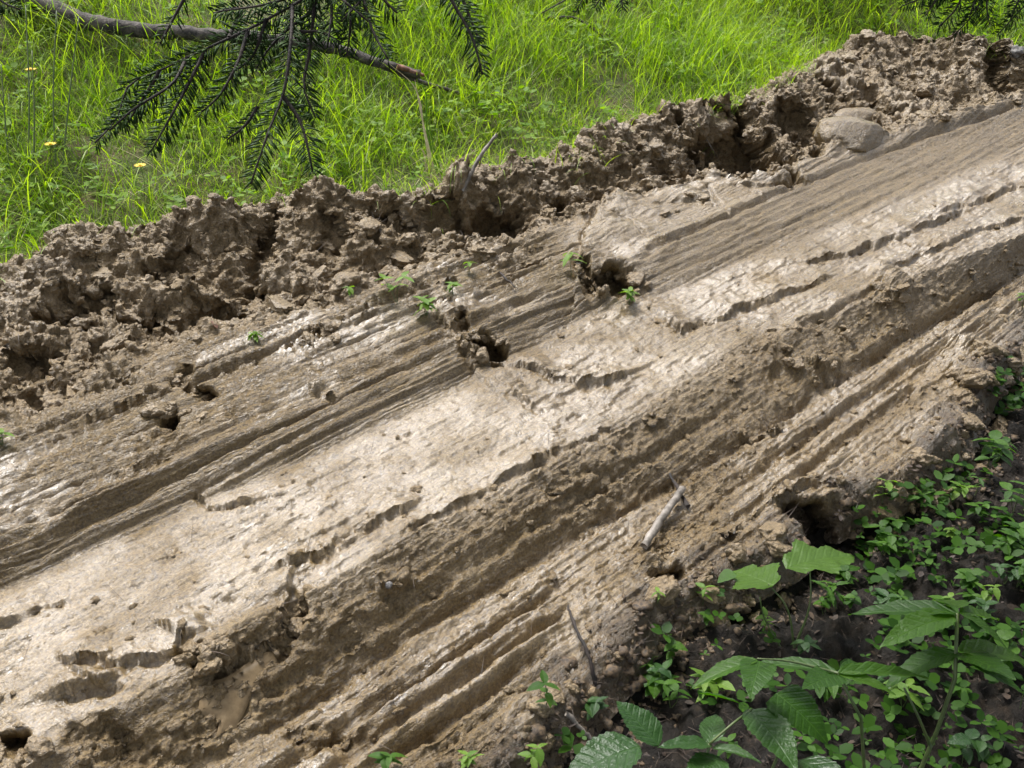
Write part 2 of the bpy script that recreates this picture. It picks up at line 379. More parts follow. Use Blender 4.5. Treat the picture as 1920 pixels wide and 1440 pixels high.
GROOVES = [  # (pixels, half width, depth)
 ([(430,1425),(760,1195),(1000,1055),(1260,905),(1400,832),(1560,720),(1900,525)], .018, .020),
 ([(560,1490),(620,1440),(830,1300),(1000,1185),(1090,1120)], .014, .028), ([(640,1490),(700,1440),(800,1380),(960,1265),(1060,1195)], .012, .022),
 ([(400,1530),(540,1432),(700,1330),(900,1200),(1085,1072)], .012, .022), ([(1330,1015),(1500,890),(1620,802),(1745,708)], .014, .026),
 ([(1285,985),(1420,885),(1560,782),(1700,690),(1860,600),(2000,525)], .014, .020), ([(-50,1095),(0,1072),(300,900),(480,815),(600,760),(860,648)], .009, .010),
 ([(-50,1045),(0,1020),(300,860),(560,740)], .008, .010), ([(1190,500),(1250,452),(1500,345),(1700,268),(1920,196)], .012, .018),
 ([(1240,520),(1500,410),(1750,305)], .009, .008), ([(950,640),(1100,570)], .009, .010), ([(870,625),(1060,530)], .010, .012),
 ([(300,1430),(520,1290),(760,1140),(900,1060)], .010, .015), ([(800,1110),(1000,990),(1200,870),(1400,740)], .009, .012),
 ([(1600,690),(1750,600),(1900,525)], .008, .014), ([(1326,345),(1340,368),(1362,396)], .007, .024), ([(1150,402),(1180,415),(1208,444)], .007, .024),
 ([(955,500),(965,545)], .006, .02), ([(1470,640),(1600,560),(1700,500)], .008, .012),
]
HOLES = [  # (px, py, half width px, half height px, depth): negative depth = bump
 (1145,525,50,17,.12),(1098,515,18,22,.05),(905,648,40,11,.09),(868,605,16,20,.05),(372,738,30,9,.07),(318,785,18,20,.06),(345,700,28,36,.035),
 (605,622,18,9,.04),(1540,975,60,32,.13),(1250,1078,34,16,.06),
 (1385,275,100,48,.20),(1310,300,30,34,.10),(1500,250,40,34,.10),(930,412,72,22,.11),(840,400,55,26,.09),(1240,330,30,14,.05),(1045,395,36,16,.06),
 (490,470,26,50,.09),(330,490,50,34,.08),(420,590,70,22,.07),(120,600,60,26,.07),(250,610,60,24,.06),(60,680,50,30,.06),(190,560,40,20,.07),(720,430,50,22,.06),(620,455,40,20,.05),
 (1560,170,34,26,.06),(1700,150,40,22,.06),(1870,150,20,34,.09),(1800,200,40,14,.04),(1640,200,40,20,.05),(770,500,40,14,.04),(10,1400,40,26,.07),
 (558,1150,16,22,.03),(375,1235,14,18,.03),(1690,545,34,14,-.035),(1650,510,26,12,-.025),
 (1340,205,80,18,-.06),(1270,240,40,22,-.05),(1130,290,60,22,-.06),(960,330,60,18,-.05),(860,350,34,16,-.07),(600,400,60,24,-.06),(400,430,80,24,-.06),(160,470,70,24,-.06),
 (560,520,60,18,-.05),(330,560,60,18,-.06),(230,650,60,20,-.05),(90,560,50,18,-.05),(700,470,60,16,-.05),(1630,90,60,18,-.05),(1830,110,60,18,-.05),(1480,210,40,20,-.05),
 (1500,660,70,34,-.03),(1400,720,60,30,-.02),(600,1390,90,30,.02),(1860,720,60,60,-.05),(1780,830,60,24,-.03),(220,1400,90,26,.02),(1230,1055,30,14,-.03),
]
def features(u, v):
    """height added by ledges, grooves, holes and noise; and the crumbly mask"""
    x, y = uv2xy(u, v)
    h = np.zeros_like(u); face = np.zeros_like(u)
    wob = fbm(u * 9, v * 9, seed=3, o=4) * 0.02
    wob2 = fbm(u * 17, v * 22, seed=9, o=3) * 0.009
    for pts, amp, reach in LEDGES:
        brk = np.clip(.75 + fbm(u * 6, v * 6, seed=int(pts[0][0]), o=3) * 1.5, .1, 1.6); P = [hit(*p)[:2] for p in pts]; lo = np.min(P, 0) - .25; hi = np.max(P, 0) + .25
        m = (u > lo[0]) & (u < hi[0]) & (v > lo[1]) & (v < hi[1])
        if not m.any(): continue
        d, s = polydist(u[m] + wob2[m], v[m] + wob[m] * .7 + wob2[m] * 1.2, P); sd_ = d * s
        endfade = sst(reach * 1.6, reach * .4, d)
        face[m] = np.maximum(face[m], np.exp(-(sd_ / .016) ** 2) * endfade)
        h[m] += brk[m] * amp * (sst(-.009, .007, sd_) * np.exp(-np.maximum(sd_, 0) / reach)) * endfade - amp * .5 * np.exp(-(sd_ / .012) ** 2) * (s < 0)
    for pts, wd, dep in GROOVES:
        P = [hit(*p)[:2] for p in pts]; lo = np.min(P, 0) - .15; hi = np.max(P, 0) + .15
        m = (u > lo[0]) & (u < hi[0]) & (v > lo[1]) & (v < hi[1])
        if not m.any(): continue
        d, s = polydist(u[m], v[m] + wob[m] * .35 + wob2[m] * .3, P)
        q = d / wd
        ends = np.minimum(np.hypot(u[m] - P[0][0], v[m] - P[0][1]), np.hypot(u[m] - P[-1][0], v[m] - P[-1][1])); crack = wd <= .008 and dep > .02
        h[m] += (-dep * np.exp(-q ** 2) * (1 + wob[m] * 18) + (0 if crack else dep * .38 * np.exp(-((q - 2.1) / 1.0) ** 2))) * (1 if crack else sst(0, .14, ends))
    hole = np.zeros_like(u); under = np.zeros_like(u); tear = fbm(u * 10 + 3, v * 10, seed=13, o=2) * .55
    for px, py, rx, ry, dep in HOLES:
        cu, cv, s = hit(px, py); cx, cy = uv2xy(cu, cv); d = ray(px, py)
        el = abs(d[2]) / np.linalg.norm(d); RX = rx * s / F; RY = ry * s / F / max(el, .3) * .9
        m = (np.abs(x - cx) < RX * 2.2) & (np.abs(y - cy) < RY * 2.2)
        if not m.any(): continue
        q = np.hypot((x[m] - cx) / RX, (y[m] - cy) / RY) * np.clip(1 + wob[m] * 22 + tear[m] * 1.0, .72, 2)
        if dep > 0:
            f = sst(1.15, .45, q); h[m] -= dep * .68 * f; hole[m] = np.maximum(hole[m], f); under[m] = np.maximum(under[m], dep * f * f * (.95 if dep > .045 else .4))
        else:
            h[m] -= dep * sst(1.25, .2, q)
    berm = band(I_RIM, I_BACK, u, v, .05); slopeband = band(I_FOOT, I_BROW, u, v, .04); near = band(I_EDGE - 1, I_FOOT, u, v, .03)
    upper = band(I_CROWN, I_RIM, u, v, .04); wall = band(I_PLATE, I_CROWN, u, v, .02); plate = band(I_BROW, I_PLATE, u, v, .05)
    edge = band(I_EDGE - 2, I_EDGE, u, v + .05, .06)
    streak = fbm(u * .7, v * 34 + wob * 5, seed=21, o=4, gain=.7); fine = fbm(u * 1.8, v * 110 + wob * 6, seed=33, o=2)
    scrape = np.maximum(0, .13 - np.abs(perlin(u * .55 + 9, v * 42 + wob * 6, seed=37))) + np.maximum(0, .10 - np.abs(perlin(u * .8 + 4, v * 70 + wob * 6, seed=39)))
    pit = fbm(u * 16, v * 30, seed=87, o=4, gain=.65)
    gran = fbm(u * 46, v * 52, seed=88, o=3, gain=.6); pit = pit * 1.0 + .8 * gran
    h += pit * .0060 * np.clip(plate * .6 + near * 1.0 + slopeband * 1.1 + upper * .45 + wall * .12, 0, 1.1)
    patch = sst(-.15, .45, fbm(u * 2.3, v * 3.5, seed=41, o=3))
    patch2 = sst(-.05, .5, fbm(u * 2.0, v * 4.0, seed=47, o=3))
    rough = np.clip(berm + slopeband * (.10 + .5 * patch) + near * (.04 + .45 * patch2 ** 2) + upper * .5 * patch * sst(USLAB, USLAB - .25, u) + plate * .12 * patch2 + edge * .8 + hole * .7 + face * .45, 0, 1)
    h += (streak * .0115 + fine * .0045 * (1 - near * .8) - scrape * .055 * (1 - .75 * near - .75 * slopeband - .7 * plate)) * np.clip(near * .95 + slopeband * .5 + upper * (1.5 - 1.2 * sst(USLAB - .1, USLAB + .1, u)) + wall * .8 + plate * .25, 0, 1.7) * (1 - .7 * berm)
    lump = fbm(u * 5.5, v * 5.5, seed=55, o=4); rid = 1 - np.abs(fbm(u * 4.2, v * 4.2, seed=61, o=4)) * 2
    h += berm * (lump * .055 + (rid - .5) * .05)
    h += (plate * .007 + near * .009 + slopeband * .013 + upper * .008) * fbm(u * 5, v * 9, seed=71, o=4)
    # flakes: thin plates on the smeared surfaces
    fl = fbm(u * 5, v * 30, seed=81, o=4); h += .0075 * sst(.05, .085, fl) * np.clip(plate * .8 + near * .4 + upper + wall * .15, 0, 1) * patch2
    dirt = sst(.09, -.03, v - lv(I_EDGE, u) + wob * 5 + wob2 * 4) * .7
    wet = np.clip(upper * .6 * sst(USLAB - .1, USLAB + .1, u) + plate * (.55 + .6 * (1 - patch)) + upper * .95 * patch2 + near * .8 * (1 - patch2) + wall * .15 + slopeband * .18 + berm * .38 * patch, 0, 1) * (1 - hole) * (1 - dirt)
    return h, np.clip(rough, 0, 1), wet, under, dirt

def build_patch(name, ulist, vrows, mat, crumb_amp=1.0):
    U = np.repeat(ulist[None, :], vrows.shape[0], 0); V = vrows
    h, rough, wet, under, dirt = features(U.ravel(), V.ravel()); Z = macro(U.ravel(), V.ravel()) + h
    P = np.stack([U.ravel() + under * ST, V.ravel() + under * CT, Z], 1).reshape(V.shape[0], V.shape[1], 3)   # hollows reach in under their far lip
    du = np.gradient(P, axis=1); dv = np.gradient(P, axis=0); N = np.cross(du, dv); N /= np.linalg.norm(N, axis=2, keepdims=True) + 1e-12
    p = P.reshape(-1, 3).copy(); n = N.reshape(-1, 3); n[n[:, 2] < 0] *= -1
    m = rough > .03; q = p[m]
    wx = perlin(q[:, 0] * 20, q[:, 1] * 20, q[:, 2] * 20, 101) * .02; wy = perlin(q[:, 0] * 20, q[:, 1] * 20, q[:, 2] * 20, 107) * .02
    a, a2 = worley((q[:, 0] + wx) * 17, (q[:, 1] + wy) * 17, q[:, 2] * 17, 111)
    b, b2 = worley((q[:, 0] + wx * .6) * 44, (q[:, 1] + wy * .6) * 44, q[:, 2] * 44, 121)
    c = fbm(q[:, 0] * 70, q[:, 1] * 70, q[:, 2] * 70, 131, 2)
    disp = ((.42 - a) * .036 + (.42 - b) * .026 + c * .010) * crumb_amp
    r = rough[m]
    p[m] += n[m] * (disp * r ** 1.2)[:, None]
    c2 = fbm(p[:, 0] * 45, p[:, 1] * 60, p[:, 2] * 45, 141, 2); p[:, 2] += c2 * .0022 * (1 - rough)
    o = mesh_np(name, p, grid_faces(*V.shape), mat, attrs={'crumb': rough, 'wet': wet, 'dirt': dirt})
    o.rotation_euler = (0, 0, TH)
    return o, p.reshape(V.shape[0], V.shape[1], 3)
def spaced(a, b, s0, s1):
    L = [a]
    while L[-1] < b:
        t = np.clip((L[-1] - .3) / 5.5, 0, 1); L.append(L[-1] + s0 + (s1 - s0) * t)
    return np.array(L)
US = spaced(-.5, 7.2, .0038, .0095)
segs = [(I_EDGE - 1, I_EDGE, 14), (I_EDGE, I_FOOT, 84), (I_FOOT, I_BROW, 56), (I_BROW, I_PLATE, 84), (I_PLATE, I_CROWN, 30), (I_CROWN, I_RIM, 66), (I_RIM, I_DITCH, 24), (I_DITCH, I_CREST, 84), (I_CREST, I_BACK, 22)]
T = []
for k0, k1, n in segs:
    a, b = lv(k0, US), lv(k1, US)
    n = int(n * 1.3)
    for i in range(n): T.append(a + (b - a) * i / n)
T = np.array(T); kk = np.array([.25, .5, .25]); T[1:-1] = T[:-2] * .25 + T[1:-1] * .5 + T[2:] * .25
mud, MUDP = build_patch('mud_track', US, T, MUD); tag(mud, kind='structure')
# forest floor on the near side, a little under the mud's edge
UF = np.arange(-.5, 5.2, .008); a = lv(I_EDGE, UF)
VF = np.array([a + .02 - 1.7 * (i / 200) for i in range(201)])[::-1]
def floor_patch():
    U = np.repeat(UF[None], VF.shape[0], 0); u, v = U.ravel(), VF.ravel()
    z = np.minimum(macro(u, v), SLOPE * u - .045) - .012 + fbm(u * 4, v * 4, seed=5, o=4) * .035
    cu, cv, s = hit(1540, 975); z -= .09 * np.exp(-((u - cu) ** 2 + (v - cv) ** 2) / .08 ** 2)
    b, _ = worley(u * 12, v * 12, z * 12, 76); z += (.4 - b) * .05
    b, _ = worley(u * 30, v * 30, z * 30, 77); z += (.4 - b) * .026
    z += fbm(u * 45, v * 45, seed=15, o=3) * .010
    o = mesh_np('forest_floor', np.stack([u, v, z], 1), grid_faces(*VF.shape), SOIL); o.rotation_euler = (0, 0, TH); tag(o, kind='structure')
floor_patch()
# hillside: one wide sheet, finer near the track
def hillside():
    ul = np.r_[np.arange(-40, -2, 2.0), np.arange(-2, 10, .06), np.arange(10, 60, 2.5)]
    off = np.r_[np.arange(-.06, 3.2, .04), np.arange(3.2, 8, .4), np.arange(8, 50, 4.0)]
    U = np.repeat(ul[None], len(off), 0); Vv = lv(I_BACK, ul)[None] + off[:, None]
    u, v = U.ravel(), Vv.ravel(); z = macro(u, v) - .015 + fbm(u * 2, v * 2, seed=91, o=3) * .05 * sst(0, .3, np.repeat(off, len(ul)))
    z -= .03 * (np.repeat(off, len(ul)) < 0)
    o = mesh_np('grassy_hillside', np.stack([u, v, z], 1), grid_faces(len(off), len(ul)), MEADOW); o.rotation_euler = (0, 0, TH); tag(o, kind='structure')
    # ground beyond the built patches, under everything
    ul = np.r_[np.arange(-40, 60, 1.0)]; vl = np.r_[np.arange(-40, 6, .5)]
    U, Vv = np.meshgrid(ul, vl); u, v = U.ravel(), Vv.ravel()
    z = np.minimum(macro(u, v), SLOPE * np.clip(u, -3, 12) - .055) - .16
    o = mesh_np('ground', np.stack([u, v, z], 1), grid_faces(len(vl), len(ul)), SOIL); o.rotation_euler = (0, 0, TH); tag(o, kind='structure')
hillside()
bpy.context.view_layer.update()
DG = bpy.context.evaluated_depsgraph_get()
def cast(px, py):                        # pixel -> point on the built land
    d = Vector(ray(px, py)).normalized(); ok, loc, nrm, *_ = SC.ray_cast(DG, Vector((0, 0, CAMZ)), d)
    return (loc.copy(), nrm.copy()) if ok else (px_depth(px, py, 5), Vector((0, 0, 1)))
def drop(x, y, z0=3.0):
    ok, loc, nrm, *_ = SC.ray_cast(DG, Vector((x, y, z0)), Vector((0, 0, -1)))
    return (loc.copy(), nrm.copy()) if ok else (Vector((x, y, 0)), Vector((0, 0, 1)))

# ------------------------------------------------------------------ clods of mud
def ico(sub):
    import bmesh
    bm = bmesh.new(); bmesh.ops.create_icosphere(bm, subdivisions=sub, radius=1)
    v = np.array([p.co[:] for p in bm.verts]); f = np.array([[p.index for p in t.verts] for t in bm.faces]); bm.free(); return v, f
ICO4 = ico(5); ICO3 = ico(4); ICO1 = ico(2)
def clod_mesh(seed, base, mat, rough=1.0, crumb=1.0):
    v, f = base; v = v.copy(); r = np.random.default_rng(seed); of = r.uniform(0, 50, 3)
    q = v * 1.0 + of
    d = fbm(q[:, 0] * 1.1, q[:, 1] * 1.1, q[:, 2] * 1.1, seed, 3) * .42
    a, _ = worley(q[:, 0] * 2.2, q[:, 1] * 2.2, q[:, 2] * 2.2, seed + 1); b, _ = worley(q[:, 0] * 5.5, q[:, 1] * 5.5, q[:, 2] * 5.5, seed + 2)
    d += ((.45 - a) * .42 + (.45 - b) * .17) * rough
    v = v * (1 + d)[:, None] * r.uniform(.75, 1.2, 3)
    for k in range(3):
        pn = r.normal(size=3); pn /= np.linalg.norm(pn); ex = np.maximum(v @ pn - r.uniform(.45, .7), 0); v = v - np.outer(ex * .9, pn)
    me = mesh_np('mud_clod', v, f, mat, attrs={'crumb': np.full(len(v), crumb), 'wet': np.full(len(v), .3)}); d = me.data; bpy.data.objects.remove(me); return d
CL_BIG = [clod_mesh(200 + i, ICO4, MUD) for i in range(6)]; CL_SM = [clod_mesh(300 + i, ICO3, MUD, 1.0) for i in range(6)]
def put_clod(loc, nrm, size, label, group, k):
    o = link('mud_clod', (CL_BIG if size > .045 else CL_SM)[k % 6])
    s = size; o.scale = (s * random.uniform(.8, 1.25), s * random.uniform(.8, 1.2), s * random.uniform(.6, .85))
    o.rotation_euler = (random.uniform(-.5, .5), random.uniform(-.5, .5), random.uniform(0, 6.28))
    o.location = loc - Vector((0, 0, s * .12)); tag(o, label, 'mud clod', group)
def bank_label(px, size):
    w_ = 'large' if size > .032 else 'middling' if size > .020 else 'small'
    for lim, t in ((230, 'below the tall stalks'), (420, 'below the yellow flowers'), (640, 'below the hanging conifer twigs'), (860, 'near the bleached grass tuft'), (1080, 'beside the slanted pale stick'), (1290, 'before the long arching grass'), (1480, 'around the large hollow'), (1680, 'around the clay lumps'), (9999, 'at the high end of the bank')):
        if px < lim: return f'{w_} crumbly brown mud clod in the churned bank {t}'
cnt = 0
for tries in range(6000):
    if cnt >= 190: break
    u = random.uniform(.2, 6.4); a, b = float(lv(I_RIM, u)), float(lv(I_CREST, u)); v = a + (b - a) * random.uniform(-.02, 1.0)
    x, y = uv2xy(u, v); px, py, dep = project(x, y, .4)
    if px < -120 or px > 2050 or py < 0: continue
    if random.random() > 1.0: continue
    bad = False
    for hx, hy, rx, ry, dp in HOLES:
        if dp > .08 and abs(px - hx) < rx * .9 and abs(py - hy) < ry * 1.1: bad = True
    if bad or (abs(px - 1600) < 90 and abs(py - 245) < 60): continue
    loc, nr = drop(x, y); t = random.random()
    sz = .014 + .040 * t ** 2.2; put_clod(loc, nr, sz, bank_label(px, sz), 'clods heaped along the far bank', cnt); cnt += 1
def rim_clods(px, py, rx, ry, n, where):
    for k in range(n):
        a = random.uniform(0, 6.28); q = random.uniform(.35, 1.1)
        loc, nr = cast(px + math.cos(a) * rx * q, py + math.sin(a) * ry * q)
        put_clod(loc, nr, random.uniform(.009, .026), 'wet mud lump broken loose ' + where, 'lumps ' + where, k + int(px))
rim_clods(1150, 530, 70, 34, 16, 'in the big torn hole of the smooth mud'); rim_clods(905, 645, 60, 26, 11, 'in the notch below the leafy ledge weed'); rim_clods(345, 755, 55, 55, 13, 'in the torn pocket of the upper streaked mud')
rim_clods(600, 620, 36, 20, 7, 'on the rim above the small notch'); rim_clods(375, 1235, 50, 40, 9, 'at the broken corner of the crust by the puddle'); rim_clods(555, 1150, 30, 36, 7, 'at the broken end of the crust slab'); rim_clods(1690, 545, 60, 22, 9, 'in the dark heap on the wet plateau'); rim_clods(1520, 650, 90, 50, 12, 'on the brown hump of the rut slope')
rim_clods(20, 1400, 60, 40, 7, 'in the dark pit at the end of the crust'); rim_clods(1300, 380, 60, 30, 5, 'beside the forked crack in the upper mud')
cnt = 0
for tries in range(3000):
    if cnt >= 46: break
    px, py = random.uniform(1000, 1960), random.uniform(620, 1440)
    u, v, s = hit(px, py); e = float(lv(I_EDGE, u)); 
    if not (-.12 < v - e < .05): continue
    if abs(px - 1540) < 70 and abs(py - 970) < 40: continue
    x, y = uv2xy(u, v); loc, nr = drop(x, y)
    put_clod(loc, nr, random.uniform(.012, .038), 'damp mud clod on the shaded track edge ' + ('near the thin bare twig' if px < 1250 else 'behind the broad ragged leaves' if px < 1500 else 'around the dark hollow' if px < 1720 else 'above the paired bright leaves'), 'clods along the shaded edge', cnt); cnt += 1
for k in range(16):
    loc, nr = cast(random.uniform(1795, 1945), random.uniform(640, 830)); put_clod(loc, nr, random.uniform(.02, .05), 'bulky dark clod in the ragged shaded heap above the paired bright leaves', 'clods of the ragged shaded heap', k)
def scatter_crumbs():
    v0, f0 = ICO1; V = []; Fc = []; n = 0
    for i in range(4200):
        zone = random.random(); u = random.uniform(0, 6.6)
        if zone < .70: a, b = lv(I_RIM, u), lv(I_CREST, u)
        elif zone < .82: a, b = lv(I_FOOT, u), lv(I_BROW, u)
        elif zone < .97: a, b = lv(I_EDGE - 1, u), lv(I_FOOT, u)
        else: a, b = lv(I_BROW, u), lv(I_PLATE, u)
        v = float(a + (b - a) * random.random()); x, y = uv2xy(u, v)
        px, py, dep = project(x, y, .3)
        if not (-100 < px < 2020 and -100 < py < 1540): continue
        loc, nr = drop(x, y); s = random.uniform(.003, .007) + .009 * random.random() ** 4
        sc = RNG.uniform(.7, 1.5, 3) * s * np.array([1, 1, .6]); loc = loc - Vector((0, 0, s * .25))
        V.append(v0 * (1 + RNG.uniform(-.42, .42, (len(v0), 1))) * sc + np.array(loc)); Fc.append(f0 + n); n += len(v0)
    V = np.concatenate(V); o = mesh_np('mud_crumbs', V, np.concatenate(Fc), MUD, attrs={'crumb': np.ones(len(V))})
    tag(o, 'small brown mud crumbs strewn over the churned track', 'mud crumbs', kind='stuff')
scatter_crumbs()
def soil_crumbs():
    v0, f0 = ICO1; V = []; Fc = []; n = 0
    for i in range(2600):
        u = random.uniform(.3, 4.6); v = float(lv(I_EDGE, u)) + random.gauss(-.06, .05); x, y = uv2xy(u, v); loc, nr = drop(x, y, 1.2); s = random.uniform(.002, .006) + .012 * random.random() ** 5
        V.append(v0 * (1 + RNG.uniform(-.5, .5, (len(v0), 1))) * RNG.uniform(.6, 1.5, 3) * s * np.array([1, 1, .6]) + np.array(loc) - np.array([0, 0, s * .3])); Fc.append(f0 + n); n += len(v0)
    o = mesh_np('soil_crumbs', np.concatenate(V), np.concatenate(Fc), HUMUS); tag(o, 'dark humus crumbs mixed into the near edge of the mud', 'soil crumbs', kind='stuff')
soil_crumbs()
# two smooth lumps of grey clay pressed up against the bank
def smooth_lump(px, py, sx, sy, sz, rz, mat, label, seed, tilt=0.3):
    loc, nr = cast(px, py); v, f = ICO4; v = v.copy(); of = seed * 3.1
    d = fbm(v[:, 0] * .9 + of, v[:, 1] * .9, v[:, 2] * .9, seed, 2) * .25 + fbm(v[:, 0] * 5 + of, v[:, 1] * 5, v[:, 2] * 5, seed, 3) * .055
    v = v * (1 + d)[:, None]
    for pn, pd in (((0, -.5, .86), .55), ((.5, -.75, .4), .6), ((-.6, -.3, .74), .62), ((.2, .5, .84), .6)):
        pn = np.array(pn); pn /= np.linalg.norm(pn); ex = np.maximum(v @ pn - pd, 0); v = v - np.outer(ex * .45, pn)
    o = mesh_np('clay_lump', v, f, mat, attrs={'crumb': np.zeros(len(v)), 'wet': np.full(len(v), .5)}); o.scale = (sx, sy, sz); o.rotation_euler = (tilt, 0.1, rz); o.location = loc - Vector((0, 0, sz * .12))
    tag(o, label, 'clay lump')
loc, nr = cast(1335, 225); put_clod(loc + Vector((0, .05, -.02)), nr, .105, 'big rounded mud clod overhanging the large hollow in the bank', None, 2)
loc, nr = cast(1425, 235); put_clod(loc + Vector((0, .04, -.03)), nr, .075, 'second rounded mud clod at the shoulder of the large hollow', None, 4)
smooth_lump(1598, 255, .16, .11, .10, .5, MUD, 'smooth pale grey clay lump with a striped scraped face below the bank', 1)
smooth_lump(1612, 226, .13, .08, .07, .4, MUD, 'smooth brown clay lump leaning behind the pale grey striped lump', 2)
# ------------------------------------------------------------------ puddle of yellow slurry
def puddle():
    pts = [(382,1325),(388,1290),(430,1272),(470,1245),(500,1232),(505,1262),(470,1290),(455,1322),(430,1370),(412,1372),(415,1345)]
    C = np.array([tuple(cast(*p)[0]) for p in pts + [(430,1300),(460,1275),(425,1340)]])
    A = np.c_[C[:, :2], np.ones(len(C))]; co = np.linalg.lstsq(A, C[:, 2], rcond=None)[0]; P = []
    for p in pts:
        d = ray(*p); s = (co[2] + .006 - CAMZ) / (d[2] - co[0] * d[0] - co[1] * d[1]); P.append(Vector((d[0] * s, d[1] * s, CAMZ + d[2] * s)))
    ctr = sum(P, Vector()) / len(P); P = [ctr + (q - ctr) * 1.15 for q in P]
    P = [Vector(q) for q in smooth_path(P + [P[0]], 48)][:-1]
    ctr = sum(P, Vector()) / len(P); V = [tuple(ctr)]; n = len(P)
    for k, s_ in enumerate((.5, 1.0, 1.06)):
        for q in P: 
            w_ = ctr + (q - ctr) * s_; V.append((w_.x, w_.y, w_.z - (.012 if k == 2 else 0)))
    Fc = [(0, 1 + i, 1 + (i + 1) % n) for i in range(n)]
    for k in range(2):
        for i in range(n): Fc.append((1 + k * n + i, 1 + (k + 1) * n + i, 1 + (k + 1) * n + (i + 1) % n, 1 + k * n + (i + 1) % n))
    o = polys('puddle', V, Fc, CLAY); tag(o, kind='structure')
puddle()

# ------------------------------------------------------------------ sticks, logs, stones
def rest_path(pix, lift):
    out = []
    for (x, y), l in zip(pix, lift):
        p, n = cast(x, y); out.append(p + Vector((0, 0, l)))
    return out
def stick(name, pts, r0, r1, mat, label, cat, n=24, wob=.08, seed=0, parent=None, sides=9):
    P = smooth_path(pts, n); 
    P += np.random.default_rng(seed).normal(0, r0 * wob, P.shape)
    V, Fc = tube_arrays(P, list(np.linspace(r0, r1, n)), sides, wob, seed)
    base = Vector(P[0]); o = polys(name, [Vector(v) - base for v in V], Fc, mat, parent)
    if parent is None: o.location = base; tag(o, label, cat)
    else: o.location = base - parent.location
    return o
lp = rest_path([(20,18),(80,45),(200,88),(300,104),(420,118),(540,132),(640,152),(715,182),(790,200)], [.08,.08,.08,.09,.10,.11,.12,.13,.12])
log = empty('fallen_branch', lp[0]); tag(log, 'long crooked grey fallen branch lying in the grass', 'branch')
stick('limb', lp, .035, .017, BARK, None, None, 60, .07, 3, log, 12)
stick('side_shoot', [lp[5], lp[6] + Vector((.05, 0, -.02)), lp[7] + Vector((.10, .0, -.05)), cast(880, 195)[0] + Vector((0, 0, .03))], .014, .006, BARK, None, None, 24, .08, 4, log)
q = lp[8] - lp[7]; stick('torn_end', [lp[8] - q * .55 + Vector((0, -.012, .012)), lp[8] + q * .12 + Vector((0, -.008, .01))], .012, .006, REDWOOD, None, None, 10, .2, 5, log)
lp = rest_path([(1020,62),(1080,66),(1120,88),(1165,105)], [.06,.07,.06,.02])
stick('dead_twig', lp, .008, .004, DARKBARK, 'thin dark dead twig lying in the bright grass', 'twig', seed=6)
b = rest_path([(872,340)], [.0]); stick('dead_stick', [b[0] + Vector((-.01, -.01, -.03)), b[0] + Vector((.045, .05, .06)), b[0] + Vector((.105, .10, .13))], .008, .005, PALEWOOD, 'short pale stick standing slanted out of the bank at the grass edge', 'stick', seed=7)
b = rest_path([(1208,1028), (1278,935)], [.008, .03]); stick('broken_stick', [b[0], (b[0] + b[1]) / 2 + Vector((0, 0, .006)), b[1]], .0098, .0092, PALEWOOD, 'stubby broken grey stick stuck in the ridged mud', 'stick', 16, .08, 8)
b = rest_path([(1120,1295),(1105,1250),(1080,1195),(1064,1148)], [-.01,.02,.025,.02]); stick('bare_twig', b, .0045, .0025, DARKBARK, 'thin dark bare twig lying across the edge of the mud', 'twig', 18, .3, 9)
b = rest_path([(1062,1345),(1110,1395)], [.012,.012]); stick('bare_twig', b, .005, .004, PALEWOOD, 'short pale twig among the seedlings on dark soil', 'twig', 12, .2, 10)
b = rest_path([(1290,958),(1255,905)], [.01,.03]); stick('root_end', b, .006, .003, DARKBARK, 'dark root end poking out of the mud beside the stubby grey stick', 'root', 10, .3, 11)
for (p0, p1, sd_, lab) in (((1300,230),(1345,300),12,'thin pale root dangling in the large hollow of the bank'), ((935,515),(965,545),13,'hair-thin dark root in the crack beside the plateau weeds')):
    b = rest_path([p0, p1], [.01,.012]); stick('thin_root', b, .003, .002, PALEWOOD if sd_ == 12 else DARKBARK, lab, 'root', 10, .4, sd_)
def pebble(px, py, s, mat, label, seed):
    loc, nr = cast(px, py); v, f = ICO3; v = v * (1 + fbm(v[:, 0] + seed, v[:, 1], v[:, 2], seed, 3) * .35)[:, None]
    o = mesh_np('pebble', v * s, f, mat); o.location = loc + Vector((0, 0, s * .2)); tag(o, label, 'pebble')
pebble(729, 1098, .008, STONE, 'tiny bluish white pebble on the brown slope of the rut', 1)
pebble(1905, 100, .03, STONE, 'pale stone at the end of the bank crest beside the grass', 2)

# ------------------------------------------------------------------ leaves and plants
def leaf_mesh(name, mat, width=.6, serr=.0, nl=10, na=4, fold=.18, droop=.25, shape='ovate', wave=.02, seed=0):
    r = random.Random(seed); V = []
    rows = nl + 1
    for i in range(rows):
        t = i / nl
        if shape == 'ovate': wd = (math.sin(math.pi * t ** .72) ** .85) * .5
        elif shape == 'lance': wd = (math.sin(math.pi * t ** .8)) * .5
        elif shape == 'heart': wd = (math.sin(math.pi * (t * .93 + .07) ** .6) ** .8) * .5
        else: wd = (math.sin(math.pi * t ** .75) ** .8) * .5 * (1 + .22 * math.cos(t * 15))
        wd *= width; 
        if i in (0, nl): wd = .004
        for j in range(na + 1):
            s = j / na * 2 - 1
            edge = abs(s) == 1; ww = wd * (1 + (serr * (1 if i % 2 else -1) if edge else 0))
            yy = t + (-.02 * serr * 4 if edge and i % 2 == 0 else 0)
            z = fold * abs(s) * wd - droop * t * t + wave * math.sin(t * 22 + s * 2 + r.random()) * abs(s)
            V.append((s * ww, yy, z))
    V = np.array(V); fc = grid_faces(rows, na + 1)
    o = mesh_np(name, V, fc, mat); me = o.data; bpy.data.objects.remove(o); return me
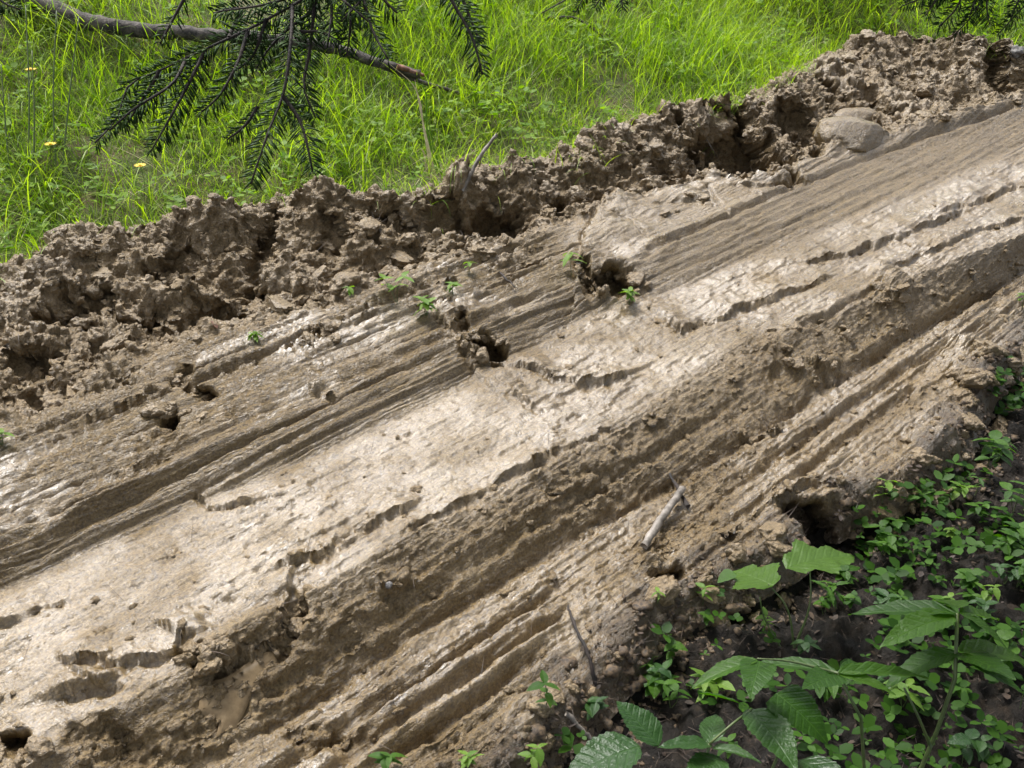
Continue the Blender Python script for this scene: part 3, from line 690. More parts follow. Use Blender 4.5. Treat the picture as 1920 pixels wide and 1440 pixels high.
L_OVATE = [leaf_mesh('leaf', LEAF, .58, .045, 24, 4, .16, d, 'ovate', .008, i) for i, d in enumerate((.12, .25, .4))]
L_HEART = [leaf_mesh('leaf', LEAF, .72, .035, 24, 4, .10, d, 'heart', .01, i) for i, d in enumerate((.1, .25))]
LEAFL = m_leaf('ragged_leaf', (0.055, 0.125, 0.014), (0.075, 0.15, 0.018), 0.5, 0.4)
L_LOBED = [leaf_mesh('leaf', LEAFL, .95, .05, 26, 6, .10, d, 'lobed', .015, i) for i, d in enumerate((.10, .2))]
L_BRAM = [leaf_mesh('leaf', LEAFD, .64, .045, 24, 4, .20, d, 'ovate', .010, i) for i, d in enumerate((.1, .22, .35))]
L_YOUNG = [leaf_mesh('leaf', LEAFY, .5, .05, 8, 2, .2, d, 'ovate', .02, i) for i, d in enumerate((.1, .3))]
L_LANCE = [leaf_mesh('leaf', LEAF, .32, .06, 10, 2, .25, d, 'lance', .02, i) for i, d in enumerate((.1, .3))]
def set_leaf(parent, me, base, tip, up=(0, .35, 1), wscale=1.0, roll=0.0):
    base = Vector(base); tip = Vector(tip); y = tip - base; L = y.length; y.normalize()
    upv = Vector(up); x = y.cross(upv).normalized(); z = x.cross(y)
    R = Matrix((x, y, z)).transposed()
    if roll: R = R @ Matrix.Rotation(roll, 3, 'Y')
    o = link('leaf', me, parent); M4 = R.to_4x4() @ Matrix.Diagonal((L * wscale, L, L, 1)); M4.translation = base - parent.location
    o.matrix_local = M4; return o
def stem_part(parent, pts, r0, r1, mat=None, n=10, sides=5, name='stem'):
    P = smooth_path(pts, n); V, Fc = tube_arrays(P, list(np.linspace(r0, r1, n)), sides)
    o = polys(name, [Vector(v) - parent.location for v in V], Fc, mat or STEM, parent); return o
def hero(name, label, cat, ground, stems, leaves):
    """ground: point; stems: lists of (px, py, depth); leaves: (mesh, base px, py, depth, tip px, py, depth, width, up)"""
    e = empty(name, ground); tag(e, label, cat)
    for st in stems:
        pts = [p if isinstance(p, Vector) else px_depth(*p) for p in st['p']]
        stem_part(e, pts, st.get('r', .003), st.get('r1', .0015))
    for lf in leaves:
        me, a, b_, w_ = lf[:4]; up = lf[4] if len(lf) > 4 else (0, .1, 1)
        set_leaf(e, me, px_depth(*a), px_depth(*b_), up, w_)
    return e
V3 = Vector
g = cast(1490, 1215)[0]; dg = float(g.y * FWD[1] + (g.z - CAMZ) * FWD[2])
hero('lobed_leaf_plant', 'plant with two broad ragged bright leaves on long stalks by the mud edge', 'plant', g,
     [dict(p=[g, (1470,1130,dg-.05), (1440,1095,dg-.06)]), dict(p=[g, (1520,1120,dg-.05), (1518,1062,dg-.05)]), dict(p=[g + V3((-.03,0,0)), (1430,1150,dg-.03), (1425,1120,dg-.05)], r=.002)],
     [(L_LOBED[0], (1450,1098,dg-.06), (1375,1062,dg+.02), 1.25, (0,.1,1)), (L_LOBED[1], (1475,1066,dg-.05), (1605,1018,dg+.02), .62, (0,.1,1)), (L_HEART[0], (1375,1072,dg-.02),(1345,1090,dg-.04),1.0)])
D = 1.30
g = drop(px_depth(1700, 1560, D + .12).x, px_depth(1700, 1560, D + .12).y)[0]
hero('nettle_plant', 'tall green plant with one thick curving stem and toothed leaves over dark soil', 'plant', g,
     [dict(p=[g, (1738,1410,D+.04), (1785,1300,D), (1797,1200,D), (1795,1150,D)], r=.0045, r1=.0025), dict(p=[(1745,1400,D+.03),(1720,1340,D),(1695,1290,D)], r=.0025)],
     [(L_OVATE[0], (1795,1150,D), (1590,1132,D+.05), .55, (0,.25,1)), (L_OVATE[1], (1790,1155,D), (1660,1178,D-.05), .62, (0,.1,1)), (L_OVATE[1], (1796,1148,D), (1905,1200,D-.03), .75, (-.2,.6,1)),
      (L_OVATE[0], (1798,1140,D), (1760,1112,D+.09), .8, (0,.2,1)), (L_OVATE[2], (1800,1225,D), (1660,1240,D-.02), .62, (0,.25,1)), (L_HEART[0], (1802,1225,D), (1905,1262,D-.08), .85, (.1,.2,1)),
      (L_OVATE[1], (1800,1222,D), (1960,1215,D+.03), .7, (0,.25,1)), (L_OVATE[0], (1800,1230,D), (1925,1290,D-.05), .5, (0,.1,1)), (L_LANCE[0], (1800,1150,D),(1880,1150,D+.06),.9)])
D = 1.25
g = drop(px_depth(1580, 1600, D + .1).x, px_depth(1580, 1600, D + .1).y)[0]
hero('leafy_shoot', 'low arching shoot with long narrow leaves spread flat above the dark round leaf', 'plant', g,
     [dict(p=[g, (1620,1430,D+.05), (1610,1330,D+.02), (1570,1262,D)], r=.0035, r1=.002), dict(p=[(1570,1262,D),(1480,1240,D),(1420,1235,D-.02)], r=.002, r1=.001)],
     [(L_OVATE[0], (1570,1262,D), (1410,1228,D+.04), .52, (0,.25,1)), (L_OVATE[1], (1420,1238,D), (1295,1262,D-.02), .55, (0,.25,1)), (L_HEART[1], (1425,1240,D), (1410,1282,D-.07), .8, (0,.2,1)),
      (L_OVATE[0], (1570,1262,D), (1745,1252,D+.02), .42, (0,.25,1)), (L_OVATE[1], (1572,1264,D), (1680,1282,D-.03), .5, (0,.1,1)), (L_HEART[0], (1570,1264,D), (1508,1282,D-.05), .75, (0,.1,1)), (L_LANCE[1], (1575,1262,D), (1660,1230,D+.06), 1.0)])
D = 1.22
g = drop(px_depth(1400, 1640, D + .1).x, px_depth(1400, 1640, D + .1).y)[0]
hero('bramble', 'bramble with large dark wrinkled leaves low over black soil', 'bramble', g,
     [dict(p=[g, (1330,1500,D+.03), (1300,1420,D+.02), (1330,1395,D)], r=.0035, r1=.002), dict(p=[g, (1430,1480,D+.05), (1460,1400,D+.04), (1410,1330,D+.03)], r=.003, r1=.002), dict(p=[(1410,1330,D+.03),(1370,1360,D),(1330,1395,D)], r=.0018)],
     [(L_BRAM[0], (1235,1398,D), (1160,1308,D+.03), 1.05, (.2,.1,1)), (L_BRAM[1], (1330,1395,D), (1345,1325,D+.05), .8, (0,.2,1)), (L_BRAM[0], (1335,1398,D), (1235,1392,D-.02), .6, (0,.25,1)), (L_BRAM[1], (1335,1402,D), (1425,1412,D-.03), .45, (0,.25,1)),
      (L_BRAM[1], (1405,1330,D+.03), (1498,1420,D-.06), .85, (.15,-.1,1)), (L_HEART[1], (1455,1300,D+.05), (1560,1372,D+.0), 1.25, (.1,.1,1)), (L_BRAM[2], (1200,1400,D-.02), (1055,1432,D-.06), .95, (0,.1,1)), (L_BRAM[1], (1350,1420,D), (1290,1470,D-.06), .9), (L_BRAM[2], (1500,1425,D), (1600,1480,D-.08), .9), (L_OVATE[0], (1310,1300,D+.06),(1400,1312,D+.03), .35, (0,1,1))])
def small_plant(name, label, cat, loc, nst, height, leaf, lsize, mats, group=None, seed=0, lean=(0, 0), pairs=2, wscale=1.0):
    r = random.Random(seed); e = empty(name, loc); tag(e, label, cat, group)
    for s in range(nst):
        az = r.uniform(0, 6.28); sp = r.uniform(.05, .45) * (nst > 1)
        tip = Vector(loc) + Vector((math.cos(az) * sp * height + lean[0], math.sin(az) * sp * height + lean[1], height * r.uniform(.75, 1.1)))
        mid = (Vector(loc) + tip) / 2 + Vector((r.uniform(-.1, .1), r.uniform(-.1, .1), .1)) * height
        pts = smooth_path([loc - Vector((0, 0, .008)), mid, tip], 8); stem_part(e, pts, max(.0012, height * .012), .0007, None, 6, 4)
        for k in range(pairs):
            t = 1 - k * .30; c = Vector(pts[int(round(t * 7))]); a0 = r.uniform(0, 3.14)
            for h_ in range(3 if k == 0 else 2):
                a = a0 + h_ * (2.09 if k == 0 else math.pi) + r.uniform(-.3, .3); L = lsize * r.uniform(.7, 1.15) * (1 - .12 * k)
                tp = c + Vector((math.cos(a), math.sin(a), r.uniform(-.25, .35))) * L
                set_leaf(e, r.choice(leaf), c, tp, (r.uniform(-.3, .3), r.uniform(0, .6), 1), wscale * r.uniform(.85, 1.15))
    return e
# weeds growing on the mud itself
for i, (px, py, n, h_, ls, lab) in enumerate([
    (745,568,2,.07,.028,'pale green weed sprouting upright from the upper mud ledge'), (800,592,3,.035,.026,'low leafy green weed hugging the ledge above the notch in the mud'),
    (850,552,2,.03,.020,'little weed with two sprigs behind the low leafy weed on the ledge'), (880,510,1,.03,.018,'tiny yellow-green sprout in the crumbs at the foot of the bank'),
    (1072,515,1,.05,.035,'single small shoot beside the smooth mud shoulder left of the big hole'), (1180,572,3,.035,.024,'small green weed growing inside the dark hole in the mud'),
    (478,640,2,.02,.020,'tiny light green sprout at the base of the churned bank'), (656,556,1,.025,.018,'lone tiny sprout on the upper mud rim'), (1918,580,2,.04,.02,'small bright sprout at the edge of the ridged mud'),
    (3,835,2,.03,.02,'small green sprout on the streaked mud beside the lowest clods')]):
    loc, nr = cast(px, py); small_plant('weed', lab, 'weed', loc, n, h_ * 1.35, L_YOUNG, ls * 1.45, None, None, 40 + i, pairs=2)
# seedlings along the shaded near edge
SEED = [(1020,1330,1,.07,.035,L_OVATE,'slender seedling with toothed leaves at the lower mud edge'), (1112,1345,2,.045,.032,L_BRAM,'star-shaped dark seedling beside the pale twig'), (1215,1262,2,.04,.03,L_LANCE,'thin seedling with narrow leaves on the dark bank under the mud edge'),
    (1258,1238,1,.06,.03,L_HEART,'seedling with round glossy leaves below the lobed leaf plant'), (1000,1425,2,.04,.03,L_YOUNG,'light green seedling at the very foot of the mud'), (1232,1128,1,.035,.02,L_YOUNG,'bright tiny seedling on the rim beside the stubby stick'),
    (1318,1135,1,.05,.028,L_YOUNG,'yellow-green seedling under the broad ragged leaf'), (1322,1175,1,.035,.022,L_HEART,'tiny round-leaved seedling under the yellow-green one'), (880,1440,2,.03,.025,L_YOUNG,'pale sprouting clump at the bottom of the smeared ridges'),
    (725,1445,2,.03,.03,L_OVATE,'broad-leaved sprout in the groove below the tube-like ridge'), (1850,880,2,.09,.05,L_OVATE,'upright plant with paired bright leaves below the shaded clods'), (1655,945,1,.07,.035,L_YOUNG,'small plant with four pointed light leaves over the dark hollow'),
    (1720,950,2,.06,.04,L_LANCE,'small plant with narrow light leaves right of the dark hollow'), (1905,1100,3,.10,.05,L_OVATE,'leafy plant beside the tall curving stem plant'), (1600,1000,2,.05,.035,L_LANCE,'narrow-leaved plant at the mouth of the dark hollow'), (1900,960,2,.09,.045,L_OVATE,'plant with drooping paired leaves above the leafy mat'), (1850,1430,2,.05,.03,L_BRAM,'dark glossy sprig on the black soil beside the thick stem')]
for i, (px, py, n, h_, ls, lf, lab) in enumerate(SEED):
    loc, nr = cast(px, py); small_plant('seedling', lab, 'seedling', loc, n, h_, lf, ls, None, None, 80 + i, pairs=3 if h_ > .055 else 2)
cnt = 0; mats = [L_HEART, L_OVATE, L_LANCE, L_BRAM, L_YOUNG]
for i in range(400):
    if cnt >= 52: break
    px, py = random.uniform(1180, 2000), random.uniform(850, 1440)
    u, v, s = hit(px, py)
    if v > float(lv(I_EDGE, u)) - .10: continue
    if px < 1560 and random.random() < .55: continue
    if py > 1150 and random.random() < .45: continue
    loc, nr = cast(px, py); big = random.random()
    kd = random.choice((0, 0, 1, 1, 2, 3, 4)); where = 'by the dark hollow' if py < 960 else 'in the leafy mat behind the thick-stemmed plant' if px > 1620 and py < 1200 else 'around the thick-stemmed plant' if px > 1620 else 'around the broad ragged leaves' if py < 1230 else 'around the bramble'
    small_plant('forest_herb', ('round-leaved', 'toothed', 'narrow-leaved', 'dark wrinkled', 'light green')[kd] + ' little herb on the dark soil ' + where, 'herb', loc, random.choice((1, 2, 2, 3)), .03 + .05 * big, mats[kd], .022 + .026 * random.random(), None, 'herbs carpeting the forest floor', 300 + i); cnt += 1

# ------------------------------------------------------------------ scattered vegetation that nobody could count
def blades(name, spec, mat, segs=4):
    """spec: arrays x,y,z,len,width,azimuth,lean,curl,tint"""
    X = {k: np.asarray(a, dtype=float) for k, a in spec.items()}; n = len(X['x']); t = np.linspace(0, 1, segs + 1)
    ang = X['lean'][:, None] + X['curl'][:, None] * t[None]           # angle from vertical along the blade
    ds = X['len'][:, None] / segs
    hr = np.cumsum(np.sin(ang) * ds, 1) - np.sin(ang[:, :1]) * ds; vr = np.cumsum(np.cos(ang) * ds, 1) - np.cos(ang[:, :1]) * ds
    ca, sa = np.cos(X['az']), np.sin(X['az'])
    cx = X['x'][:, None] + hr * ca[:, None]; cy = X['y'][:, None] + hr * sa[:, None]; cz = X['z'][:, None] + vr
    wd = X['wid'][:, None] * np.where(t < .15, .8, 1 - ((t - .15) / .85) ** 1.8 * .95)[None] * .5
    tw = RNG.uniform(-.9, .9, n); pxx, pyy = -np.sin(X['az'] + tw), np.cos(X['az'] + tw)
    A = np.stack([cx - wd * pxx[:, None], cy - wd * pyy[:, None], cz], -1); B = np.stack([cx + wd * pxx[:, None], cy + wd * pyy[:, None], cz], -1)
    V = np.stack([A, B], 2).reshape(-1, 3); m = 2 * (segs + 1)
    f1 = np.array([[2 * i, 2 * i + 1, 2 * i + 3, 2 * i + 2] for i in range(segs)])
    Fc = (np.arange(n)[:, None, None] * m + f1[None]).reshape(-1, 4)
    return mesh_np(name, V, Fc, mat, attrs={'tint': np.repeat(X['tint'], m)})
def hill_z(u, v):
    off = v - lv(I_BACK, u); return macro(u, v) - .015 + fbm(u * 2, v * 2, seed=91, o=3) * .05 * sst(0, .3, off)
def grass_points(n, back=0.03, deep=3.0, lim=(-200, 2120, -300, 700)):
    u = RNG.uniform(-.4, 8.2, n); off = RNG.uniform(-back, deep, n); v = lv(I_BACK, u) + off
    z = hill_z(u, v); x, y = uv2xy(u, v); px, py, dep = project(x, y, z)
    m = (px > lim[0]) & (px < lim[1]) & (py > lim[2]) & (py < lim[3])
    return u[m], v[m], x[m], y[m], z[m], off[m], px[m], py[m], dep[m]
def grass():
    u, v, x, y, z, off, px, py, dep = grass_points(240000, .10, 2.5)
    den = sst(-.55, .15, fbm(u * 2.2, v * 2.2, seed=201, o=3)) * .75 + .25
    thin = np.where((px < 620) & (py < 130), .45, 1.0)           # poorer grass and bare soil at the fallen branch
    keep = RNG.random(len(u)) < den * thin * np.clip(.55 + off * .9, .25, 1); u, v, x, y, z, off, px, py = [a[keep] for a in (u, v, x, y, z, off, px, py)]
    n = len(u); tall = sst(-.3, .5, fbm(u * 1.6, v * 1.6, seed=211, o=3)); right = sst(900, 1300, px)
    ln = RNG.uniform(.06, .18, n) + tall * RNG.uniform(0, .10, n) + right * RNG.uniform(.0, .09, n)
    ln *= np.clip(.5 + off * 1.6, .55, 1)
    tint = np.clip(.56 + .45 * fbm(u * 1.5, v * 1.5, seed=221, o=3) + RNG.normal(0, .33, n), 0, 1)
    az = RNG.uniform(0, 6.28, n) + fbm(u * 1.3, v * 1.3, seed=231, o=2) * 2
    o = blades('grass', dict(x=x, y=y, z=z - .01, len=ln, wid=RNG.uniform(.0018, .0042, n), az=az, lean=RNG.uniform(0, .7, n), curl=RNG.uniform(.1, 1.9, n), tint=tint), GRASS, 3); print('GRASS', n, 'MUD', T.shape)
    tag(o, 'bright green meadow grass covering the slope above the mud bank', 'grass', kind='stuff')
    # dry straw between the blades
    u, v, x, y, z, off, px, py, dep = grass_points(9000, .05, 2.6); n = len(u)
    o = blades('dry_grass', dict(x=x, y=y, z=z, len=RNG.uniform(.06, .2, n), wid=RNG.uniform(.0012, .0026, n), az=RNG.uniform(0, 6.28, n), lean=RNG.uniform(.7, 1.5, n), curl=RNG.uniform(-.3, .6, n), tint=RNG.random(n)), STRAW)
    tag(o, 'dry straw blades lying among the green grass', 'dry grass', kind='stuff')
grass()
def long_grass():
    u, v, x, y, z, off, px, py, dep = grass_points(34000, .04, 2.4); w_ = sst(.0, .45, fbm(u * 2.1, v * 2.1, seed=251, o=2)) + .8 * np.exp(-((px - 1380) / 160) ** 2 - ((py - 150) / 90) ** 2) + .7 * sst(260, 60, px) * sst(250, 420, py)
    k = RNG.random(len(u)) < w_ * .6; u, v, x, y, z = [a[k] for a in (u, v, x, y, z)]; n = len(u)
    o = blades('long_grass', dict(x=x, y=y, z=z - .01, len=RNG.uniform(.16, .34, n), wid=RNG.uniform(.0024, .0048, n), az=RNG.uniform(0, 6.28, n), lean=RNG.uniform(0, .4, n), curl=RNG.uniform(.6, 2.3, n), tint=np.clip(RNG.normal(.6, .3, n), 0, 1)), GRASS, 6)
    tag(o, 'long arching grass blades standing out of the shorter meadow grass', 'grass', kind='stuff')
long_grass()
def edge_grass():
    X = []
    for i in range(1500):
        u = random.uniform(.3, 6.2); k = fbm(np.array([u * 3.0]), np.array([.5]), seed=261, o=3)[0]
        v = float(lv(I_BACK, u)) - random.random() ** 1.6 * (.16 + .2 * max(k, -.4)); x, y = uv2xy(u, v); p = drop(x, y)[0]; X.append((p.x, p.y, p.z - .008))
    X = np.array(X); n = len(X)
    o = blades('overhanging_grass', dict(x=X[:, 0], y=X[:, 1], z=X[:, 2], len=RNG.uniform(.06, .17, n), wid=RNG.uniform(.002, .004, n), az=RNG.normal(-1.6, .9, n), lean=RNG.uniform(.1, 1.0, n), curl=RNG.uniform(.5, 1.9, n), tint=RNG.random(n)), GRASS, 5)
    tag(o, 'grass blades spilling over the top edge of the mud bank', 'grass', kind='stuff')
edge_grass()
def leaf_scatter(name, P, size, mat, label, cat, tilt=.6, aspect=(.45, .8), lift=(.0, .05), fan=1):
    n = len(P); V = []; Fc = []; tint = []
    t = np.array([[0, 0, 0], [.30, .35, .04], [.0, .45, -.03], [-.30, .35, .04], [.24, .75, .0], [-.24, .75, .0], [0, 1, -.06]])
    f = np.array([[0, 1, 2, 3], [1, 4, 2, 2], [3, 2, 5, 5], [2, 4, 6, 5]]); out_f = []
    for i in range(n):
        az = RNG.uniform(0, 6.28); tl = RNG.normal(0, tilt); L = RNG.uniform(*size); w_ = RNG.uniform(*aspect) / .6
        up = RNG.uniform(*lift)
        for k in range(fan):
            a = az + k * 6.28 / fan + RNG.normal(0, .25); R = np.array(Matrix.Rotation(a, 3, 'Z') @ Matrix.Rotation(tl if fan == 1 else RNG.uniform(-.2, .6), 3, 'X') @ Matrix.Rotation(RNG.normal(0, .3), 3, 'Y'))
            q = (t * np.array([w_, 1, 1]) * L) @ R.T + np.array(P[i]) + np.array([0, 0, up])
            b = len(V) * 7; V.append(q); out_f.extend((f + b).tolist()); tint.extend([RNG.random()] * 7)
    V = np.concatenate(V); o = polys(name, V, out_f, mat); at = o.data.attributes.new('tint', 'FLOAT', 'POINT'); at.data.foreach_set('value', np.array(tint, dtype=np.float32))
    tag(o, label, cat, kind='stuff'); return o
u, v, x, y, z, off, px, py, dep = grass_points(20000, .02, 2.6); m = (fbm(u * 1.9, v * 1.9, seed=301, o=3) > -.12)
leaf_scatter('meadow_weeds', np.stack([x, y, z], 1)[m], (.008, .032), WEED, 'small broad-leaved weeds mixed into the bright meadow grass', 'weeds', .5, (.4, .9), (.01, .10), 3)
def floor_points(n, lo, edge_gap=.04):
    u = RNG.uniform(.2, 4.6, n); v = lv(I_EDGE, u) - edge_gap - RNG.random(n) ** 1.1 * 1.1; out = []
    for a, b in zip(u, v):
        x, y = uv2xy(a, b); px, py, dep = project(x, y, 0)
        if px < 700 or px > 2150 or py > 1650: continue
        d = fbm(np.array([a * 3.0]), np.array([b * 3.0]), seed=401, o=3)[0]
        if d < lo: continue
        out.append(drop(x, y, 1.0)[0])
    return out
leaf_scatter('ground_cover', [p for p in floor_points(4400, -.05) if project(p.x, p.y, p.z)[0] > 1480 or random.random() < .25], (.010, .036), COVER, 'mat of small glossy green leaves covering the dark forest floor', 'ground cover', .5, (.5, .9), (.006, .05), 3)
leaf_scatter('leaf_litter', floor_points(4200, -9, .0), (.006, .022), LITTER, 'brown dead leaves and scraps littering the forest floor', 'leaf litter', .4, (.25, .8), (.001, .006))
def needles_litter():
    P = floor_points(6000, -9, .0); n = len(P); P = np.array([tuple(p) for p in P])
    o = blades('needle_litter', dict(x=P[:, 0], y=P[:, 1], z=P[:, 2] + .004, len=RNG.uniform(.012, .05, n), wid=RNG.uniform(.0010, .0018, n), az=RNG.uniform(0, 6.28, n), lean=RNG.uniform(1.3, 1.65, n), curl=RNG.uniform(-.2, .2, n), tint=RNG.random(n)), LITTER, 2)
    tag(o, 'fallen brown needles and grass bits on the forest floor', 'needle litter', kind='stuff')
needles_litter()
# shreds of grass and rootlets mixed into the churned mud
def shreds():
    L = dict(x=[], y=[], z=[])
    for i in range(1500):
        u = random.uniform(.1, 6.4); a, b = random.choice(((I_RIM, I_CREST), (I_RIM, I_CREST), (I_EDGE, I_FOOT), (I_BROW, I_PLATE), (I_FOOT, I_BROW)))
        v = float(lv(a, u) + (lv(b, u) - lv(a, u)) * random.random()); x, y = uv2xy(u, v); p = drop(x, y)[0]
        L['x'].append(p.x); L['y'].append(p.y); L['z'].append(p.z + .002)
    n = len(L['x'])
    o = blades('root_shreds', dict(**L, len=RNG.uniform(.015, .07, n), wid=RNG.uniform(.0008, .0018, n), az=RNG.uniform(0, 6.28, n), lean=RNG.uniform(1.0, 1.6, n), curl=RNG.uniform(-.5, .6, n), tint=RNG.random(n)), LITTER, 4)
    tag(o, 'fine rootlets and grass shreds caught in the churned mud', 'root shreds', kind='stuff')
shreds()
# tall single grasses and flowers
def stalk(px, py, top, r, mat, label, name='grass_stalk', cat='grass stalk', group=None, bend=(0, 0)):
    loc, nr = cast(px, py); d0 = float(loc.y * FWD[1] + (loc.z - CAMZ) * FWD[2]); tp = px_depth(top[0], top[1], d0 - .05)
    mid = (loc + tp) / 2 + Vector((bend[0], 0, bend[1])); P = smooth_path([loc - Vector((0, 0, .02)), mid, tp], 14)
    V, Fc = tube_arrays(P, list(np.linspace(r, r * .5, 14)), 5); o = polys(name, [Vector(a) - loc for a in V], Fc, mat); o.location = loc; tag(o, label, cat, group); return o
for (a, b, t, bd) in [((50,330),0,(48,10),.01), ((18,340),0,(2,120),0), ((105,340),0,(106,20),-.01), ((112,335),0,(148,30),.0), ((58,345),0,(60,95),.01)]:
    stalk(*a, t, .0036, STEM, 'tall thin dark green stalk rising out of the grass beside the yellow flowers', group='tall stalks at the meadow edge', bend=(bd, 0))
def flower(px, py, hx, hy, label):
    loc, nr = cast(px, py); e = empty('yellow_flower', loc); tag(e, label, 'flower')
    d0 = float(loc.y * FWD[1] + (loc.z - CAMZ) * FWD[2]); tp = px_depth(hx, hy, d0 - .06)
    stem_part(e, [loc - Vector((0, 0, .02)), (loc + tp) / 2 + Vector((.01, 0, .02)), tp], .0016, .0012)
    for ring, (np_, L, el) in enumerate(((12, .022, .35), (8, .014, .8))):
        for k in range(np_):
            a = 6.283 * k / np_ + ring * .3; t = tp + Vector((math.cos(a) * math.cos(el), math.sin(a) * math.cos(el), math.sin(el))) * L
            me = PET; o = set_leaf(e, me, tp, t, (0, 0, 1)); o.name = 'petal'
PET = leaf_mesh('petal', PETAL, .38, 0, 4, 2, .1, .1, 'lance', 0, 0)
flower(88, 330, 95, 272, 'yellow flower head on a thin stem between the tall stalks')
flower(268, 372, 263, 312, 'yellow flower head alone in the grass below the conifer twigs')
flower(55, 190, 58, 132, 'small yellow flower further up the slope beside the tall stalks')
loc = cast(812, 325)[0]; e = empty('pale_grass_tuft', loc); tag(e, 'tuft of bleached pale grass blades bent over at the bank', 'grass tuft')
dt_ = float(loc.y * FWD[1] + (loc.z - CAMZ) * FWD[2])
for k, pts in enumerate([[(815,325),(800,260),(785,190),(778,150)], [(822,330),(800,240),(790,160),(740,155),(680,170)], [(808,322),(796,250),(775,160),(730,120)], [(830,335),(812,270),(800,215)], [(800,320),(790,280),(760,300)]]):
    P = smooth_path([px_depth(x_, y_, dt_ - .01 * j) for j, (x_, y_) in enumerate(pts)], 16); sd_ = Vector((1, 0, .1)) * .0042; V = []; Fc = []
    for j, p in enumerate(P):
        w_ = sd_ * (1 - .75 * j / 15); V += [Vector(p) - w_ - loc, Vector(p) + Vector((0, -.001, .0015)) - loc, Vector(p) + w_ - loc]
        if j: b_ = 3 * j; Fc += [(b_ - 3, b_ - 2, b_ + 1, b_), (b_ - 2, b_ - 1, b_ + 2, b_ + 1)]
    polys('blade', V, Fc, WEED if k % 2 else STRAW, e)
small_leaf = cast(408, 622)[0]; o = link('dead_leaf', leaf_mesh('dead_leaf', REDWOOD, .5, .05, 8, 2, .3, .3, 'ovate', .03, 4)); o.location = small_leaf + Vector((0, 0, .01)); o.scale = (.03,) * 3; o.rotation_euler = (.8, .3, 1); tag(o, 'curled orange dead leaf on the rim below the churned bank', 'leaf')

# ------------------------------------------------------------------ conifers: two hang twigs into view, an unseen third is added for shade
def needles_on(P, L, dens, acc, tint, rnd, flat=True):
    """needles in two ranks along a twig path"""
    d = np.linalg.norm(np.diff(P, axis=0), axis=1); tot = d.sum(); n = max(4, int(tot * dens)); cs = np.r_[0, np.cumsum(d)]
    for i in range(n):
        s = (i + .5) / n * tot; k = min(np.searchsorted(cs, s) - 1, len(P) - 2); k = max(k, 0)
        p = Vector(P[k] + (P[k + 1] - P[k]) * ((s - cs[k]) / max(d[k], 1e-9))); t = Vector(P[k + 1] - P[k]).normalized()
        side = t.cross(Vector((.1, -.95, .35))).normalized(); up = side.cross(t)
        for sg in (-1, 1):
            rl = rnd.gauss(0, .75); dirv = (side * sg * math.cos(rl) + up * math.sin(rl)) * .88 + t * rnd.uniform(.35, .75)
            dirv.normalize(); ln = L * rnd.uniform(.6, 1.15) * min(1, .55 + 2.0 * (1 - s / tot)) * min(1, .6 + s / tot * 3)
            wv = dirv.cross(up).normalized() * .0011; hv = dirv.cross(wv).normalized() * .0007
            q = p + dirv * ln * .55; e_ = p + dirv * ln + Vector((0, 0, -.002))
            b = len(acc[0]); acc[0].extend([tuple(p), tuple(q + wv), tuple(q - wv), tuple(q + hv), tuple(e_)])
            acc[1].extend([(b, b + 1, b + 3), (b, b + 3, b + 2), (b + 1, b + 4, b + 3), (b + 3, b + 4, b + 2), (b, b + 2, b + 1), (b + 1, b + 2, b + 4)])
            tv = rnd.random(); tint.extend([tv] * 5)
